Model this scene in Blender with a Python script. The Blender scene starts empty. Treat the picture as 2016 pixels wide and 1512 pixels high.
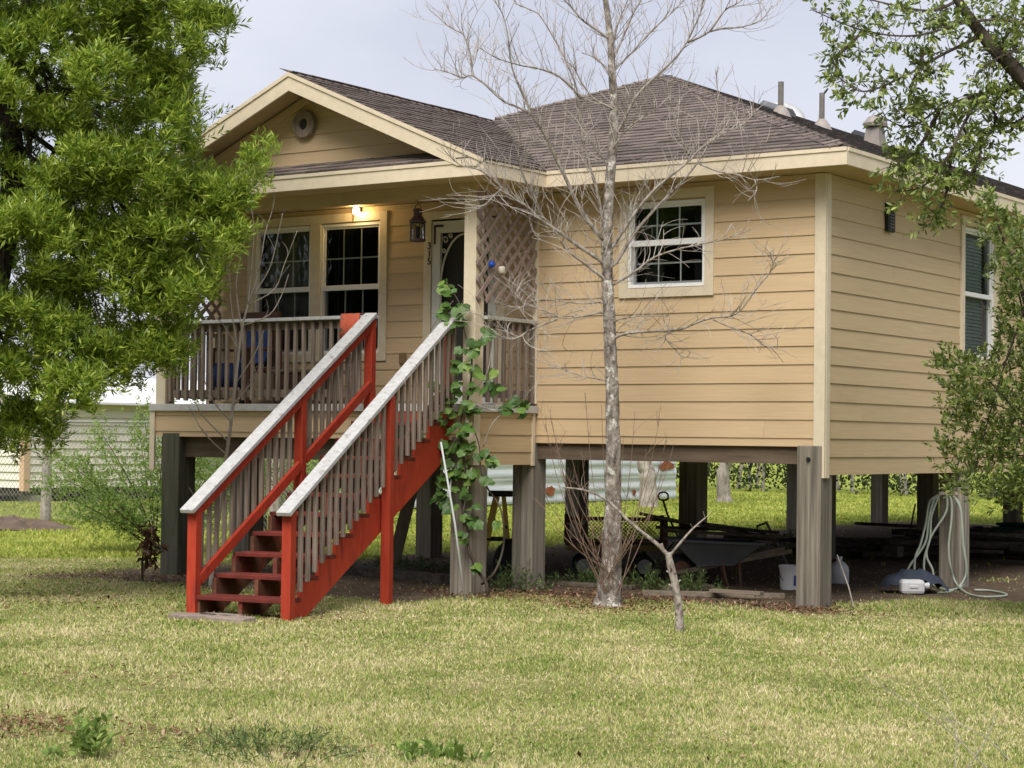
import bpy, bmesh, math, random
import numpy as np
from mathutils import Vector, Matrix
random.seed(11); RS = np.random.RandomState(5)
sc = bpy.context.scene; col = sc.collection
# ------------------------------------------------------------------ camera
CAM = Vector((8.1137, -16.8848, 1.5834))
RT = Vector((0.82097276, 0.57083173, 0.01244471)); UP = Vector((0.00585515, -0.0302116, 0.99952638)); FW = Vector((-0.57093734, 0.82051106, 0.0281452))
FPX = 3807.8
cd = bpy.data.cameras.new('camera'); cam = bpy.data.objects.new('camera', cd); col.objects.link(cam)
cd.sensor_width = 36; cd.lens = FPX/2016*36; cd.clip_start = .1; cd.clip_end = 600
M = Matrix((RT, UP, -FW)).transposed().to_4x4(); M.translation = CAM; cam.matrix_world = M
sc.camera = cam
# ------------------------------------------------------------------ sky, sun, exposure
SUN_EL, SUN_AZ = math.radians(50), math.radians(20)      # azimuth measured from -Y (in front of the house) towards +X
w = bpy.data.worlds.new('World'); sc.world = w; w.use_nodes = True
nt = w.node_tree; nt.nodes.clear()
out = nt.nodes.new('ShaderNodeOutputWorld'); bg = nt.nodes.new('ShaderNodeBackground'); sky = nt.nodes.new('ShaderNodeTexSky')
sky.sky_type = 'NISHITA'; sky.sun_disc = False; sky.sun_elevation = SUN_EL; sky.sun_rotation = math.pi - SUN_AZ
sky.air_density = 1.0; sky.dust_density = 4.0; sky.ozone_density = 1.5
tc = nt.nodes.new('ShaderNodeTexCoord'); mp = nt.nodes.new('ShaderNodeMapping'); mp.inputs['Scale'].default_value = (1, 1, 2.2)
nz = nt.nodes.new('ShaderNodeTexNoise'); nz.inputs['Scale'].default_value = 2.6; nz.inputs['Detail'].default_value = 5; nz.inputs['Roughness'].default_value = .5
rp = nt.nodes.new('ShaderNodeValToRGB'); rp.color_ramp.elements[0].position = .36; rp.color_ramp.elements[1].position = .64
rp.color_ramp.elements[0].color = (5.2, 5.35, 6.3, 1); rp.color_ramp.elements[1].color = (7.2, 7.3, 7.95, 1)   # thin bright cloud deck
mx = nt.nodes.new('ShaderNodeMix'); mx.data_type = 'RGBA'; mx.inputs['Factor'].default_value = .86
nt.links.new(tc.outputs['Generated'], mp.inputs[0]); nt.links.new(mp.outputs[0], nz.inputs['Vector']); nt.links.new(nz.outputs[0], rp.inputs[0])
nt.links.new(sky.outputs[0], mx.inputs[6]); nt.links.new(rp.outputs[0], mx.inputs[7]); nt.links.new(mx.outputs[2], bg.inputs[0])
bg.inputs[1].default_value = 0.0615; nt.links.new(bg.outputs[0], out.inputs[0])
sl = bpy.data.lights.new('sun', 'SUN'); sl.energy = 2.1; sl.angle = math.radians(40); sl.color = (1, .95, .86)
so = bpy.data.objects.new('sun', sl); col.objects.link(so)
sd = Vector((math.sin(SUN_AZ)*math.cos(SUN_EL), -math.cos(SUN_AZ)*math.cos(SUN_EL), math.sin(SUN_EL)))
so.rotation_euler = sd.to_track_quat('Z', 'Y').to_euler(); so.location = (0, -10, 30)
vs = sc.view_settings; vs.view_transform = 'Standard'; vs.look = 'None'; vs.gamma = 1; vs.exposure = 1.12
sc.render.engine = 'CYCLES'; sc.cycles.max_bounces = 8; sc.cycles.transparent_max_bounces = 16

# ------------------------------------------------------------------ helpers
def V(*a): return Vector(a)
def pt(px, py, d):
    "point seen at that spot of the photograph, d metres ahead of the camera"
    return CAM + (FW + RT*((px-1008)/FPX) - UP*((py-756)/FPX))*d
def on(px, py, ax, val):
    r = FW + RT*((px-1008)/FPX) - UP*((py-756)/FPX)
    return CAM + r*((val-CAM[ax])/r[ax])
def dep(p): return (Vector(p)-CAM).dot(FW)
def wloc(o):
    v = Vector((0, 0, 0))
    while o is not None: v += o.location; o = o.parent
    return v
class MB:
    def __init__(s): s.v = []; s.f = []
    def add(s, vs, fs):
        b = len(s.v); s.v += [tuple(v) for v in vs]; s.f += [tuple(b+i for i in f) for f in fs]; return s
    def box(s, a, b):
        x0, y0, z0 = [min(a[i], b[i]) for i in range(3)]; x1, y1, z1 = [max(a[i], b[i]) for i in range(3)]
        return s.add([(x0,y0,z0),(x1,y0,z0),(x1,y1,z0),(x0,y1,z0),(x0,y0,z1),(x1,y0,z1),(x1,y1,z1),(x0,y1,z1)],
                     [(0,3,2,1),(4,5,6,7),(0,1,5,4),(1,2,6,5),(2,3,7,6),(3,0,4,7)])
    def bar(s, p, q, wd, ht, up=(0,0,1), ext=0):
        p, q = Vector(p), Vector(q); d = (q-p).normalized(); p = p-d*ext; q = q+d*ext
        sdv = d.cross(Vector(up))
        if sdv.length < 1e-4: sdv = d.cross(Vector((1,0,0)))
        sdv.normalize(); u = sdv.cross(d).normalized(); a = sdv*wd/2; b = u*ht/2
        return s.add([p-a-b,p+a-b,p+a+b,p-a+b,q-a-b,q+a-b,q+a+b,q-a+b],
                     [(0,1,2,3),(7,6,5,4),(0,4,5,1),(1,5,6,2),(2,6,7,3),(3,7,4,0)])
    def prism(s, poly, vec):
        n = len(poly); poly = [Vector(p) for p in poly]; vec = Vector(vec)
        return s.add(poly+[p+vec for p in poly], [tuple(range(n-1,-1,-1)), tuple(range(n,2*n))]+[(i,(i+1)%n,n+(i+1)%n,n+i) for i in range(n)])
    def tube(s, pts, rad, n=6, caps=True):
        pts = [Vector(p) for p in pts]
        if not hasattr(rad, '__len__'): rad = [rad]*len(pts)
        b = len(s.v); prev = None
        for i, p in enumerate(pts):
            t = pts[min(i+1, len(pts)-1)]-pts[max(i-1, 0)]
            if t.length < 1e-7: t = Vector((0,0,1))
            t.normalize()
            if prev is None:
                a = t.cross(Vector((0,0,1)))
                if a.length < 1e-3: a = t.cross(Vector((1,0,0)))
            else: a = prev-t*prev.dot(t)
            a.normalize(); prev = a; c = t.cross(a)
            for k in range(n):
                g = 2*math.pi*k/n; s.v.append(tuple(p+(a*math.cos(g)+c*math.sin(g))*rad[i]))
        for i in range(len(pts)-1):
            for k in range(n):
                k2 = (k+1) % n; s.f.append((b+i*n+k, b+i*n+k2, b+(i+1)*n+k2, b+(i+1)*n+k))
        if caps: s.f.append(tuple(b+k for k in range(n-1,-1,-1))); s.f.append(tuple(b+(len(pts)-1)*n+k for k in range(n)))
        return s
    def lathe(s, c, prof, n=16, axis=(0,0,1)):
        c = Vector(c); ax = Vector(axis).normalized(); a = ax.orthogonal().normalized(); e = ax.cross(a); b = len(s.v)
        for r, h in prof:
            for k in range(n):
                g = 2*math.pi*k/n; s.v.append(tuple(c+ax*h+(a*math.cos(g)+e*math.sin(g))*max(r,1e-4)))
        for i in range(len(prof)-1):
            for k in range(n):
                k2 = (k+1) % n; s.f.append((b+i*n+k, b+i*n+k2, b+(i+1)*n+k2, b+(i+1)*n+k))
        s.f.append(tuple(b+k for k in range(n-1,-1,-1))); s.f.append(tuple(b+(len(prof)-1)*n+k for k in range(n)))
        return s
    def build(s, name, m, parent=None, smooth=False, bevel=0, kind=None, label=None):
        o0 = wloc(parent)
        me = bpy.data.meshes.new(name); me.from_pydata([(x-o0.x, y-o0.y, z-o0.z) for x, y, z in s.v], [], s.f); me.update()
        me.materials.append(m if not isinstance(m, str) else MT[m])
        if smooth: me.polygons.foreach_set('use_smooth', [True]*len(me.polygons))
        o = bpy.data.objects.new(name, me); col.objects.link(o); o.parent = parent
        if bevel:
            b = o.modifiers.new('bevel', 'BEVEL'); b.width = bevel; b.segments = 2; b.limit_method = 'ANGLE'
        if kind: o['kind'] = kind
        if label: o['label'] = label
        return o
def tag(o, label, cat, group=None):
    o['label'] = label; o['category'] = cat
    if group: o['group'] = group
    return o
def thing(name, label, cat, loc, group=None):
    o = bpy.data.objects.new(name, None); col.objects.link(o); o.location = loc; o.empty_display_size = .2
    return tag(o, label, cat, group)
def arrmesh(name, verts, quads, m, parent=None, kind=None, smooth=False):
    "fast mesh from numpy: verts (N,3), faces (F,k)"
    o0 = np.array(wloc(parent)); me = bpy.data.meshes.new(name); verts = np.asarray(verts, np.float32)-o0.astype(np.float32)
    me.vertices.add(len(verts)); me.vertices.foreach_set('co', verts.ravel())
    k = quads.shape[1]; me.loops.add(quads.size); me.loops.foreach_set('vertex_index', quads.ravel().astype(np.int32))
    me.polygons.add(len(quads)); me.polygons.foreach_set('loop_start', np.arange(0, quads.size, k, dtype=np.int32))
    me.update(calc_edges=True); me.validate()
    me.materials.append(MT[m] if isinstance(m, str) else m)
    if smooth: me.polygons.foreach_set('use_smooth', [True]*len(me.polygons))
    o = bpy.data.objects.new(name, me); col.objects.link(o); o.parent = parent
    if kind: o['kind'] = kind
    return o

# ------------------------------------------------------------------ materials
MT = {}
def ramp(nt, stops):
    r = nt.nodes.new('ShaderNodeValToRGB'); e = r.color_ramp.elements
    while len(e) < len(stops): e.new(.5)
    for i, (p, c) in enumerate(stops): e[i].position = p; e[i].color = (*c, 1)
    return r
def mat(name, c1, c2, scale=(6,6,6), rough=.75, bump=.15, rnd=.12, wear=None, wear_pos=.62, wear_scale=(3,3,3), metal=0, spec=.3, detail=7, wear_soft=.08, bdist=.01):
    m = bpy.data.materials.new(name); m.use_nodes = True; nt = m.node_tree; nd = nt.nodes; L = nt.links
    b = nd['Principled BSDF']; tc = nd.new('ShaderNodeTexCoord'); oi = nd.new('ShaderNodeObjectInfo')
    mul = nd.new('ShaderNodeMath'); mul.operation = 'MULTIPLY'; mul.inputs[1].default_value = 41
    L.new(oi.outputs['Random'], mul.inputs[0]); ad = nd.new('ShaderNodeVectorMath'); L.new(tc.outputs['Object'], ad.inputs[0]); L.new(mul.outputs[0], ad.inputs[1])
    mp = nd.new('ShaderNodeMapping'); mp.inputs['Scale'].default_value = scale; L.new(ad.outputs[0], mp.inputs[0])
    nz = nd.new('ShaderNodeTexNoise'); nz.inputs['Scale'].default_value = 1; nz.inputs['Detail'].default_value = detail; nz.inputs['Roughness'].default_value = .62
    L.new(mp.outputs[0], nz.inputs['Vector'])
    r = ramp(nt, [(.3, c1), (.72, c2)]); L.new(nz.outputs[0], r.inputs[0]); cur = r.outputs[0]
    if wear is not None:
        mp2 = nd.new('ShaderNodeMapping'); mp2.inputs['Scale'].default_value = wear_scale; L.new(ad.outputs[0], mp2.inputs[0])
        n2 = nd.new('ShaderNodeTexNoise'); n2.inputs['Scale'].default_value = 1; n2.inputs['Detail'].default_value = 9; n2.inputs['Roughness'].default_value = .68
        L.new(mp2.outputs[0], n2.inputs['Vector'])
        r2 = ramp(nt, [(wear_pos, (0,0,0)), (wear_pos+wear_soft, (1,1,1))]); L.new(n2.outputs[0], r2.inputs[0])
        mx = nd.new('ShaderNodeMix'); mx.data_type = 'RGBA'; L.new(r2.outputs[0], mx.inputs['Factor']); L.new(cur, mx.inputs[6]); mx.inputs[7].default_value = (*wear, 1); cur = mx.outputs[2]
    if rnd:
        mr = nd.new('ShaderNodeMapRange'); mr.inputs[3].default_value = 1-rnd; mr.inputs[4].default_value = 1+rnd; L.new(oi.outputs['Random'], mr.inputs[0])
        hs = nd.new('ShaderNodeHueSaturation'); L.new(mr.outputs[0], hs.inputs['Value']); L.new(cur, hs.inputs['Color']); cur = hs.outputs[0]
    L.new(cur, b.inputs['Base Color']); b.inputs['Roughness'].default_value = rough; b.inputs['Metallic'].default_value = metal; b.inputs['Specular IOR Level'].default_value = spec
    if bump:
        bp = nd.new('ShaderNodeBump'); bp.inputs['Strength'].default_value = bump; bp.inputs['Distance'].default_value = bdist; L.new(nz.outputs[0], bp.inputs['Height']); L.new(bp.outputs[0], b.inputs['Normal'])
    MT[name] = m; return m
def leafmat(name, stops, trans=.35, rough=.45, spec=.35, patch=0.0):
    m = bpy.data.materials.new(name); m.use_nodes = True; nt = m.node_tree; nd = nt.nodes; L = nt.links; b = nd['Principled BSDF']
    g = nd.new('ShaderNodeNewGeometry'); src = g.outputs['Random Per Island']
    if patch:
        n = nd.new('ShaderNodeTexNoise'); n.inputs['Scale'].default_value = patch; n.inputs['Detail'].default_value = 8; n.inputs['Roughness'].default_value = .72; L.new(g.outputs['Position'], n.inputs['Vector'])
        a = nd.new('ShaderNodeMath'); a.operation = 'MULTIPLY_ADD'; a.inputs[1].default_value = .8; L.new(src, a.inputs[0])
        k = nd.new('ShaderNodeMath'); k.operation = 'MULTIPLY_ADD'; k.inputs[1].default_value = 1.7; k.inputs[2].default_value = -.74; L.new(n.outputs[0], k.inputs[0]); L.new(k.outputs[0], a.inputs[2]); src = a.outputs[0]
    r = ramp(nt, stops); L.new(src, r.inputs[0]); L.new(r.outputs[0], b.inputs['Base Color']); b.inputs['Roughness'].default_value = rough; b.inputs['Specular IOR Level'].default_value = spec
    if trans:
        t = nd.new('ShaderNodeBsdfTranslucent'); L.new(r.outputs[0], t.inputs[0]); ms = nd.new('ShaderNodeMixShader'); ms.inputs[0].default_value = trans
        o = nd['Material Output']; L.new(b.outputs[0], ms.inputs[1]); L.new(t.outputs[0], ms.inputs[2]); L.new(ms.outputs[0], o.inputs['Surface'])
    MT[name] = m; return m
mat('siding', (.51,.375,.225), (.59,.44,.275), (2,14,60), .62, .18, .035, wear=(.44,.315,.175), wear_pos=.64, wear_scale=(.8,.8,1.3), wear_soft=.25)
mat('siding_side', (.49,.37,.22), (.57,.435,.265), (14,2,60), .62, .18, .035, wear=(.33,.235,.12), wear_pos=.58, wear_scale=(.7,.7,1.1), wear_soft=.3)
mat('trim', (.60,.515,.385), (.70,.605,.46), (9,9,9), .6, .06, .03, wear=(.42,.37,.25), wear_pos=.64, wear_scale=(1.4,1.4,5), wear_soft=.2)
mat('soffit', (.44,.33,.19), (.50,.38,.22), (5,5,5), .7, .05, .02)
mat('shingle', (.09,.073,.066), (.235,.195,.178), (45,45,45), .95, .5, .28, wear=(.06,.048,.044), wear_pos=.62, wear_scale=(2,2,2), wear_soft=.2, spec=.1, detail=4)
mat('shingle_dark', (.065,.058,.054), (.20,.175,.165), (25,25,25), .95, .5, .2, wear=(.05,.045,.042), wear_pos=.54, wear_scale=(3,3,3), wear_soft=.15, spec=.1)
mat('wood_v', (.17,.145,.115), (.33,.29,.235), (26,26,1.6), .85, .5, .14, wear=(.09,.075,.058), wear_pos=.6, wear_scale=(9,9,.8), wear_soft=.2, spec=.15)
mat('piling', (.12,.104,.083), (.36,.325,.27), (26,26,.8), .88, .6, .2, wear=(.085,.072,.054), wear_pos=.55, wear_scale=(9,9,.5), wear_soft=.25, spec=.12)
mat('piling_green', (.062,.064,.046), (.14,.135,.10), (20,20,1.0), .88, .5, .1, wear=(.045,.055,.03), wear_pos=.5, wear_scale=(3,3,1), wear_soft=.3, spec=.12)
mat('baluster', (.135,.105,.086), (.32,.26,.215), (34,34,2.2), .88, .5, .2, wear=(.085,.06,.048), wear_pos=.62, wear_scale=(14,14,1.6), wear_soft=.2, spec=.12)
mat('wood_x', (.12,.096,.075), (.25,.205,.16), (2,24,24), .88, .5, .2, wear=(.07,.055,.042), wear_pos=.58, wear_scale=(1.2,9,9), wear_soft=.2, spec=.12)
mat('beam', (.085,.062,.045), (.15,.115,.085), (2,20,20), .9, .4, .2, spec=.1)
mat('scrap', (.03,.026,.023), (.11,.095,.08), (6,16,16), .9, .5, .4, spec=.1)
mat('lattice', (.21,.16,.138), (.35,.275,.24), (18,18,18), .85, .4, .15, wear=(.10,.072,.06), wear_pos=.6, wear_scale=(6,6,6), wear_soft=.2, spec=.12)
mat('red_paint', (.32,.033,.016), (.42,.052,.023), (16,16,4), .6, .25, .1, wear=(.20,.028,.02), wear_pos=.56, wear_scale=(6,6,1.6), wear_soft=.12, spec=.25)
mat('red_tread', (.095,.018,.014), (.19,.032,.024), (9,9,9), .6, .3, .12, wear=(.09,.035,.026), wear_pos=.6, wear_scale=(8,8,8), wear_soft=.15, spec=.3)
mat('raw_red', (.10,.045,.028), (.19,.085,.05), (9,9,9), .8, .3, .12, wear=(.17,.022,.016), wear_pos=.5, wear_scale=(5,5,5), wear_soft=.12)
mat('white_paint', (.38,.38,.385), (.54,.54,.545), (22,22,22), .65, .35, .05, wear=(.30,.275,.25), wear_pos=.56, wear_scale=(13,13,13), wear_soft=.08, spec=.25)
mat('grey_paint', (.40,.395,.38), (.55,.545,.53), (12,12,12), .7, .3, .06, wear=(.22,.20,.17), wear_pos=.6, wear_scale=(6,6,6), wear_soft=.1)
mat('vinyl', (.74,.74,.74), (.80,.80,.80), (4,4,4), .4, 0, .02)
mat('muntin', (.64,.67,.65), (.70,.73,.71), (4,4,4), .5, 0, .02)
mat('screen_frame', (.17,.18,.19), (.22,.23,.24), (4,4,4), .5, 0, .02)
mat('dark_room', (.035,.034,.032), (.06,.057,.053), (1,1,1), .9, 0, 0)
mat('curtain', (.05,.053,.05), (.09,.095,.09), (9,9,1), .9, .2, .1)
mat('blind', (.22,.23,.22), (.28,.29,.28), (3,3,3), .6, 0, .03)
mat('blind_bright', (.66,.72,.69), (.76,.82,.79), (3,3,3), .6, 0, .03)
mat('black_metal', (.012,.012,.013), (.03,.03,.032), (9,9,9), .5, .1, .1)
mat('lantern_paint', (.055,.03,.035), (.12,.075,.08), (14,14,14), .5, .3, .1, wear=(.16,.08,.05), wear_pos=.62, wear_scale=(12,12,12))
mat('pipe_grey', (.12,.11,.10), (.2,.185,.17), (9,9,9), .7, .2, .1)
mat('flashing', (.24,.21,.19), (.33,.30,.28), (9,9,9), .6, .2, .1)
mat('dish', (.44,.45,.47), (.54,.55,.57), (6,6,6), .5, .1, .02, wear=(.33,.33,.33), wear_pos=.6)
mat('galvanized', (.46,.50,.545), (.68,.72,.755), (.8,.8,12), .6, .1, .12, wear=(.36,.40,.45), wear_pos=.55, wear_scale=(.6,.6,8), wear_soft=.15)
mat('rust', (.17,.05,.02), (.34,.12,.055), (12,12,12), .9, .3, .1)
mat('shed_cream', (.68,.645,.55), (.77,.735,.64), (2,2,14), .7, .1, .03, wear=(.46,.42,.33), wear_pos=.66, wear_soft=.2)
mat('shed_tan', (.56,.37,.235), (.64,.43,.28), (6,6,6), .7, .1, .03)
mat('shed_roof', (.68,.68,.69), (.80,.80,.81), (3,3,3), .5, .1, .03)
mat('concrete', (.30,.28,.25), (.42,.40,.36), (12,12,12), .95, .4, .1)
mat('paver', (.17,.135,.115), (.30,.245,.21), (14,14,14), .95, .6, .2, wear=(.10,.075,.06), wear_pos=.58, wear_scale=(5,5,5), wear_soft=.15)
mat('bark', (.06,.046,.037), (.47,.42,.375), (17,17,10), .95, 1.0, .1, wear=(.60,.58,.54), wear_pos=.56, wear_scale=(13,13,11), wear_soft=.05, bdist=.05, spec=.1)
mat('bark_pale', (.16,.13,.105), (.50,.455,.41), (18,18,11), .95, .9, .1, wear=(.075,.058,.045), wear_pos=.56, wear_scale=(14,14,9), wear_soft=.08, bdist=.03, spec=.1)
mat('twig', (.22,.19,.168), (.48,.44,.405), (9,9,9), .9, .2, .1, wear=(.46,.42,.38), wear_pos=.55, wear_scale=(7,7,7), wear_soft=.1, spec=.1)
mat('sapling_bark', (.30,.26,.22), (.54,.49,.44), (14,14,6), .9, .4, .1, wear=(.17,.14,.115), wear_pos=.6, wear_scale=(9,9,5), spec=.1)
mat('twig_red', (.14,.09,.066), (.28,.20,.155), (9,9,9), .9, .2, .1, spec=.1)
mat('dark_bark', (.04,.033,.027), (.12,.10,.082), (14,14,6), .95, .8, .1, bdist=.02, spec=.1)
mat('far_bark', (.17,.145,.13), (.46,.42,.38), (9,9,4), .95, .8, .1, wear=(.12,.10,.085), wear_pos=.58, wear_scale=(5,5,3), wear_soft=.15, spec=.1)
mat('ladder_yellow', (.55,.39,.08), (.68,.50,.12), (9,9,9), .5, .1, .06, wear=(.22,.16,.05), wear_pos=.62, wear_scale=(9,9,4))
mat('rubber', (.012,.012,.012), (.026,.026,.027), (20,20,20), .8, .3, .1)
mat('tub', (.10,.106,.116), (.13,.137,.148), (6,6,6), .55, .1, .05, wear=(.05,.047,.043), wear_pos=.64)
mat('rim_white', (.36,.355,.34), (.48,.47,.45), (14,14,14), .6, .1, .05)
mat('cart_brown', (.09,.042,.026), (.16,.08,.05), (12,12,12), .8, .2, .1)
mat('cart_wood', (.19,.12,.055), (.29,.19,.09), (3,20,20), .8, .3, .1)
mat('plastic_white', (.60,.61,.63), (.70,.71,.73), (8,8,8), .4, .05, .03, wear=(.45,.43,.40), wear_pos=.64, wear_soft=.15)
mat('label_blue', (.02,.05,.26), (.03,.07,.33), (8,8,8), .5, 0, 0)
mat('tarp', (.025,.032,.05), (.05,.065,.095), (8,8,8), .8, .4, .1)
mat('hose', (.30,.345,.285), (.42,.46,.385), (9,9,9), .5, .1, .04, wear=(.22,.25,.19), wear_pos=.6)
mat('cloth_red', (.40,.075,.04), (.52,.12,.07), (9,9,9), .95, .4, 0, wear=(.12,.10,.07), wear_pos=.54, wear_scale=(9,9,9), wear_soft=.04)
mat('cloth_blue', (.02,.035,.11), (.035,.06,.17), (12,12,12), .95, .3, 0)
mat('chair_wood', (.07,.036,.024), (.13,.07,.048), (9,9,9), .7, .2, .1)
mat('blue_plastic', (.015,.06,.40), (.02,.08,.48), (5,5,5), .3, 0, 0)
mat('cream_plastic', (.62,.57,.47), (.70,.65,.55), (5,5,5), .5, 0, 0)
mat('dirt', (.085,.062,.046), (.16,.12,.09), (7,7,7), .98, .7, .1, bdist=.03)
mat('board_tan', (.29,.235,.17), (.42,.35,.265), (12,12,2), .85, .4, .1, wear=(.2,.15,.1), wear_pos=.62)
mat('digit_black', (.01,.01,.01), (.015,.015,.015), (5,5,5), .5, 0, 0)
mat('green_plastic', (.012,.05,.035), (.02,.07,.05), (5,5,5), .5, 0, 0)
mat('pole_white', (.42,.43,.44), (.55,.56,.57), (9,9,3), .6, .2, 0)
mat('fence_wire', (.26,.26,.25), (.34,.34,.33), (5,5,5), .5, 0, 0, metal=.4)
mat('cable', (.02,.02,.021), (.03,.03,.03), (5,5,5), .6, 0, 0)
mat('screen_door', (.60,.60,.58), (.68,.68,.66), (5,5,5), .5, 0, .02)
mat('plaque', (.16,.10,.05), (.24,.16,.085), (14,14,14), .7, .2, 0)
leafmat('leaf_tree', [(0,(.10,.165,.02)), (.35,(.20,.30,.036)), (.7,(.35,.46,.06)), (1,(.52,.61,.11))], .42, .36, .5)
leafmat('leaf_oak', [(0,(.07,.105,.028)), (.45,(.17,.235,.058)), (.8,(.30,.37,.095)), (1,(.42,.47,.14))], .28, .45, .4)
leafmat('leaf_bush', [(0,(.15,.24,.05)), (.5,(.25,.36,.09)), (1,(.38,.48,.16))], .4, .5, .3)
leafmat('leaf_vine', [(0,(.045,.10,.02)), (.6,(.085,.175,.035)), (1,(.20,.31,.065))], .3, .45, .4)
leafmat('leaf_hedge', [(0,(.014,.022,.008)), (.6,(.034,.05,.018)), (1,(.07,.09,.036))], .25, .6, .2)
leafmat('leaf_dead', [(0,(.07,.03,.018)), (.5,(.17,.085,.05)), (.85,(.29,.18,.11)), (1,(.40,.29,.2))], .1, .8, .1)
leafmat('weed', [(0,(.06,.09,.03)), (.6,(.12,.18,.06)), (1,(.22,.28,.11))], .3, .6, .2)
leafmat('weed_bright', [(0,(.12,.19,.04)), (.6,(.20,.30,.07)), (1,(.32,.42,.11))], .35, .6, .2)
leafmat('grass', [(0,(.11,.18,.032)), (.28,(.25,.34,.07)), (.49,(.42,.45,.15)), (.71,(.62,.55,.29)), (1,(.80,.70,.48))], .25, .7, .15, patch=.9)
leafmat('grass_back', [(0,(.17,.23,.04)), (.5,(.33,.38,.07)), (1,(.52,.51,.16))], .3, .7, .15, patch=.5)
# ground: lawn, leaf litter and bare dirt told apart by where they lie
def ground_mat():
    m = bpy.data.materials.new('ground'); m.use_nodes = True; nt = m.node_tree; nd = nt.nodes; L = nt.links; b = nd['Principled BSDF']
    g = nd.new('ShaderNodeNewGeometry'); P = g.outputs['Position']
    def noise(s, d=6, rgh=.6):
        n = nd.new('ShaderNodeTexNoise'); n.inputs['Scale'].default_value = s; n.inputs['Detail'].default_value = d; n.inputs['Roughness'].default_value = rgh; L.new(P, n.inputs['Vector']); return n.outputs[0]
    def mth(op, a, bb=None, c=None):
        n = nd.new('ShaderNodeMath'); n.operation = op
        for i, x in enumerate((a, bb, c)):
            if x is None: continue
            if isinstance(x, (int, float)): n.inputs[i].default_value = x
            else: L.new(x, n.inputs[i])
        return n.outputs[0]
    def mix(f, a, c):
        n = nd.new('ShaderNodeMix'); n.data_type = 'RGBA'; L.new(f, n.inputs['Factor'])
        for i, x in ((6, a), (7, c)):
            if isinstance(x, tuple): n.inputs[i].default_value = (*x, 1)
            else: L.new(x, n.inputs[i])
        return n.outputs[2]
    sp = nd.new('ShaderNodeSeparateXYZ'); L.new(P, sp.inputs[0])
    lawn = ramp(nt, [(.3,(.15,.18,.05)), (.5,(.25,.245,.095)), (.66,(.35,.30,.16)), (.8,(.43,.34,.21))]); L.new(noise(.85, 8, .7), lawn.inputs[0])
    back = ramp(nt, [(.3,(.17,.22,.04)), (.55,(.29,.34,.065)), (.75,(.40,.40,.12))]); L.new(noise(.6, 9, .7), back.inputs[0])
    bf = ramp(nt, [(.45,(0,0,0)), (.55,(1,1,1))])
    # the back lawn begins behind the porch and beyond the left wall
    L.new(mth('MULTIPLY_ADD', mth('ADD', sp.outputs[1], mth('MULTIPLY', sp.outputs[0], -.35)), .08, .2), bf.inputs[0])
    cur = mix(bf.outputs[0], lawn.outputs[0], back.outputs[0])
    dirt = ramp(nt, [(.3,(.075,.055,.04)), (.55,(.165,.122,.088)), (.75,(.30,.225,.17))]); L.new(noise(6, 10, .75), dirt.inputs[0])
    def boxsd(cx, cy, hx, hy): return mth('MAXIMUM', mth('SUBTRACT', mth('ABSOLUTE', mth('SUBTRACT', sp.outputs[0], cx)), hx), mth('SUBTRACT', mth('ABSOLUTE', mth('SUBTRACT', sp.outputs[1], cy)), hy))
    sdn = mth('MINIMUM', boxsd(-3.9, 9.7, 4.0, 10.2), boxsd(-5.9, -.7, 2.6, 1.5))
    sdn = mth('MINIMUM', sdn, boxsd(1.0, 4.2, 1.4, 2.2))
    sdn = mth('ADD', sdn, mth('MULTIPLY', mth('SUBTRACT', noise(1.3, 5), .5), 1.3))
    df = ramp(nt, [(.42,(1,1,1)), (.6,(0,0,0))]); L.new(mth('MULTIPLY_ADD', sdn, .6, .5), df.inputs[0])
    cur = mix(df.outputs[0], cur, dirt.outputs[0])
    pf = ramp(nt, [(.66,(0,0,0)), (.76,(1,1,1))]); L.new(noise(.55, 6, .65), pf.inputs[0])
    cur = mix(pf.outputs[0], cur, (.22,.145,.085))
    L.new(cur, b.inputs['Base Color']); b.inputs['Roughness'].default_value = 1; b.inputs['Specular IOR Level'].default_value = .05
    bp = nd.new('ShaderNodeBump'); bp.inputs['Strength'].default_value = .8; bp.inputs['Distance'].default_value = .05; L.new(noise(22, 8, .8), bp.inputs['Height']); L.new(bp.outputs[0], b.inputs['Normal'])
    MT['ground'] = m
ground_mat()
def glass(name, tint, spec_ior=1.5):
    m = bpy.data.materials.new(name); m.use_nodes = True; nt = m.node_tree; nd = nt.nodes; L = nt.links; nd.remove(nd['Principled BSDF'])
    t = nd.new('ShaderNodeBsdfTransparent'); t.inputs[0].default_value = (*tint, 1); gl = nd.new('ShaderNodeBsdfGlossy'); gl.inputs['Roughness'].default_value = .03
    fr = nd.new('ShaderNodeFresnel'); fr.inputs['IOR'].default_value = spec_ior; ms = nd.new('ShaderNodeMixShader'); L.new(fr.outputs[0], ms.inputs[0])
    n = nd.new('ShaderNodeTexNoise'); n.inputs['Scale'].default_value = 2.2; bp = nd.new('ShaderNodeBump'); bp.inputs['Strength'].default_value = .06; bp.inputs['Distance'].default_value = .05; L.new(n.outputs[0], bp.inputs['Height'])
    L.new(bp.outputs[0], gl.inputs['Normal']); L.new(t.outputs[0], ms.inputs[1]); L.new(gl.outputs[0], ms.inputs[2]); L.new(ms.outputs[0], nd['Material Output'].inputs['Surface']); MT[name] = m
glass('glass', (.84,.89,.87), 1.6); glass('glass_screened', (.60,.62,.61), 1.3); glass('glass_side', (.84,.89,.87), 2.0)
def emis(name, c, s):
    m = bpy.data.materials.new(name); m.use_nodes = True; b = m.node_tree.nodes['Principled BSDF']; b.inputs['Base Color'].default_value = (*c, 1); b.inputs['Emission Color'].default_value = (*c, 1); b.inputs['Emission Strength'].default_value = s; MT[name] = m
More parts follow.
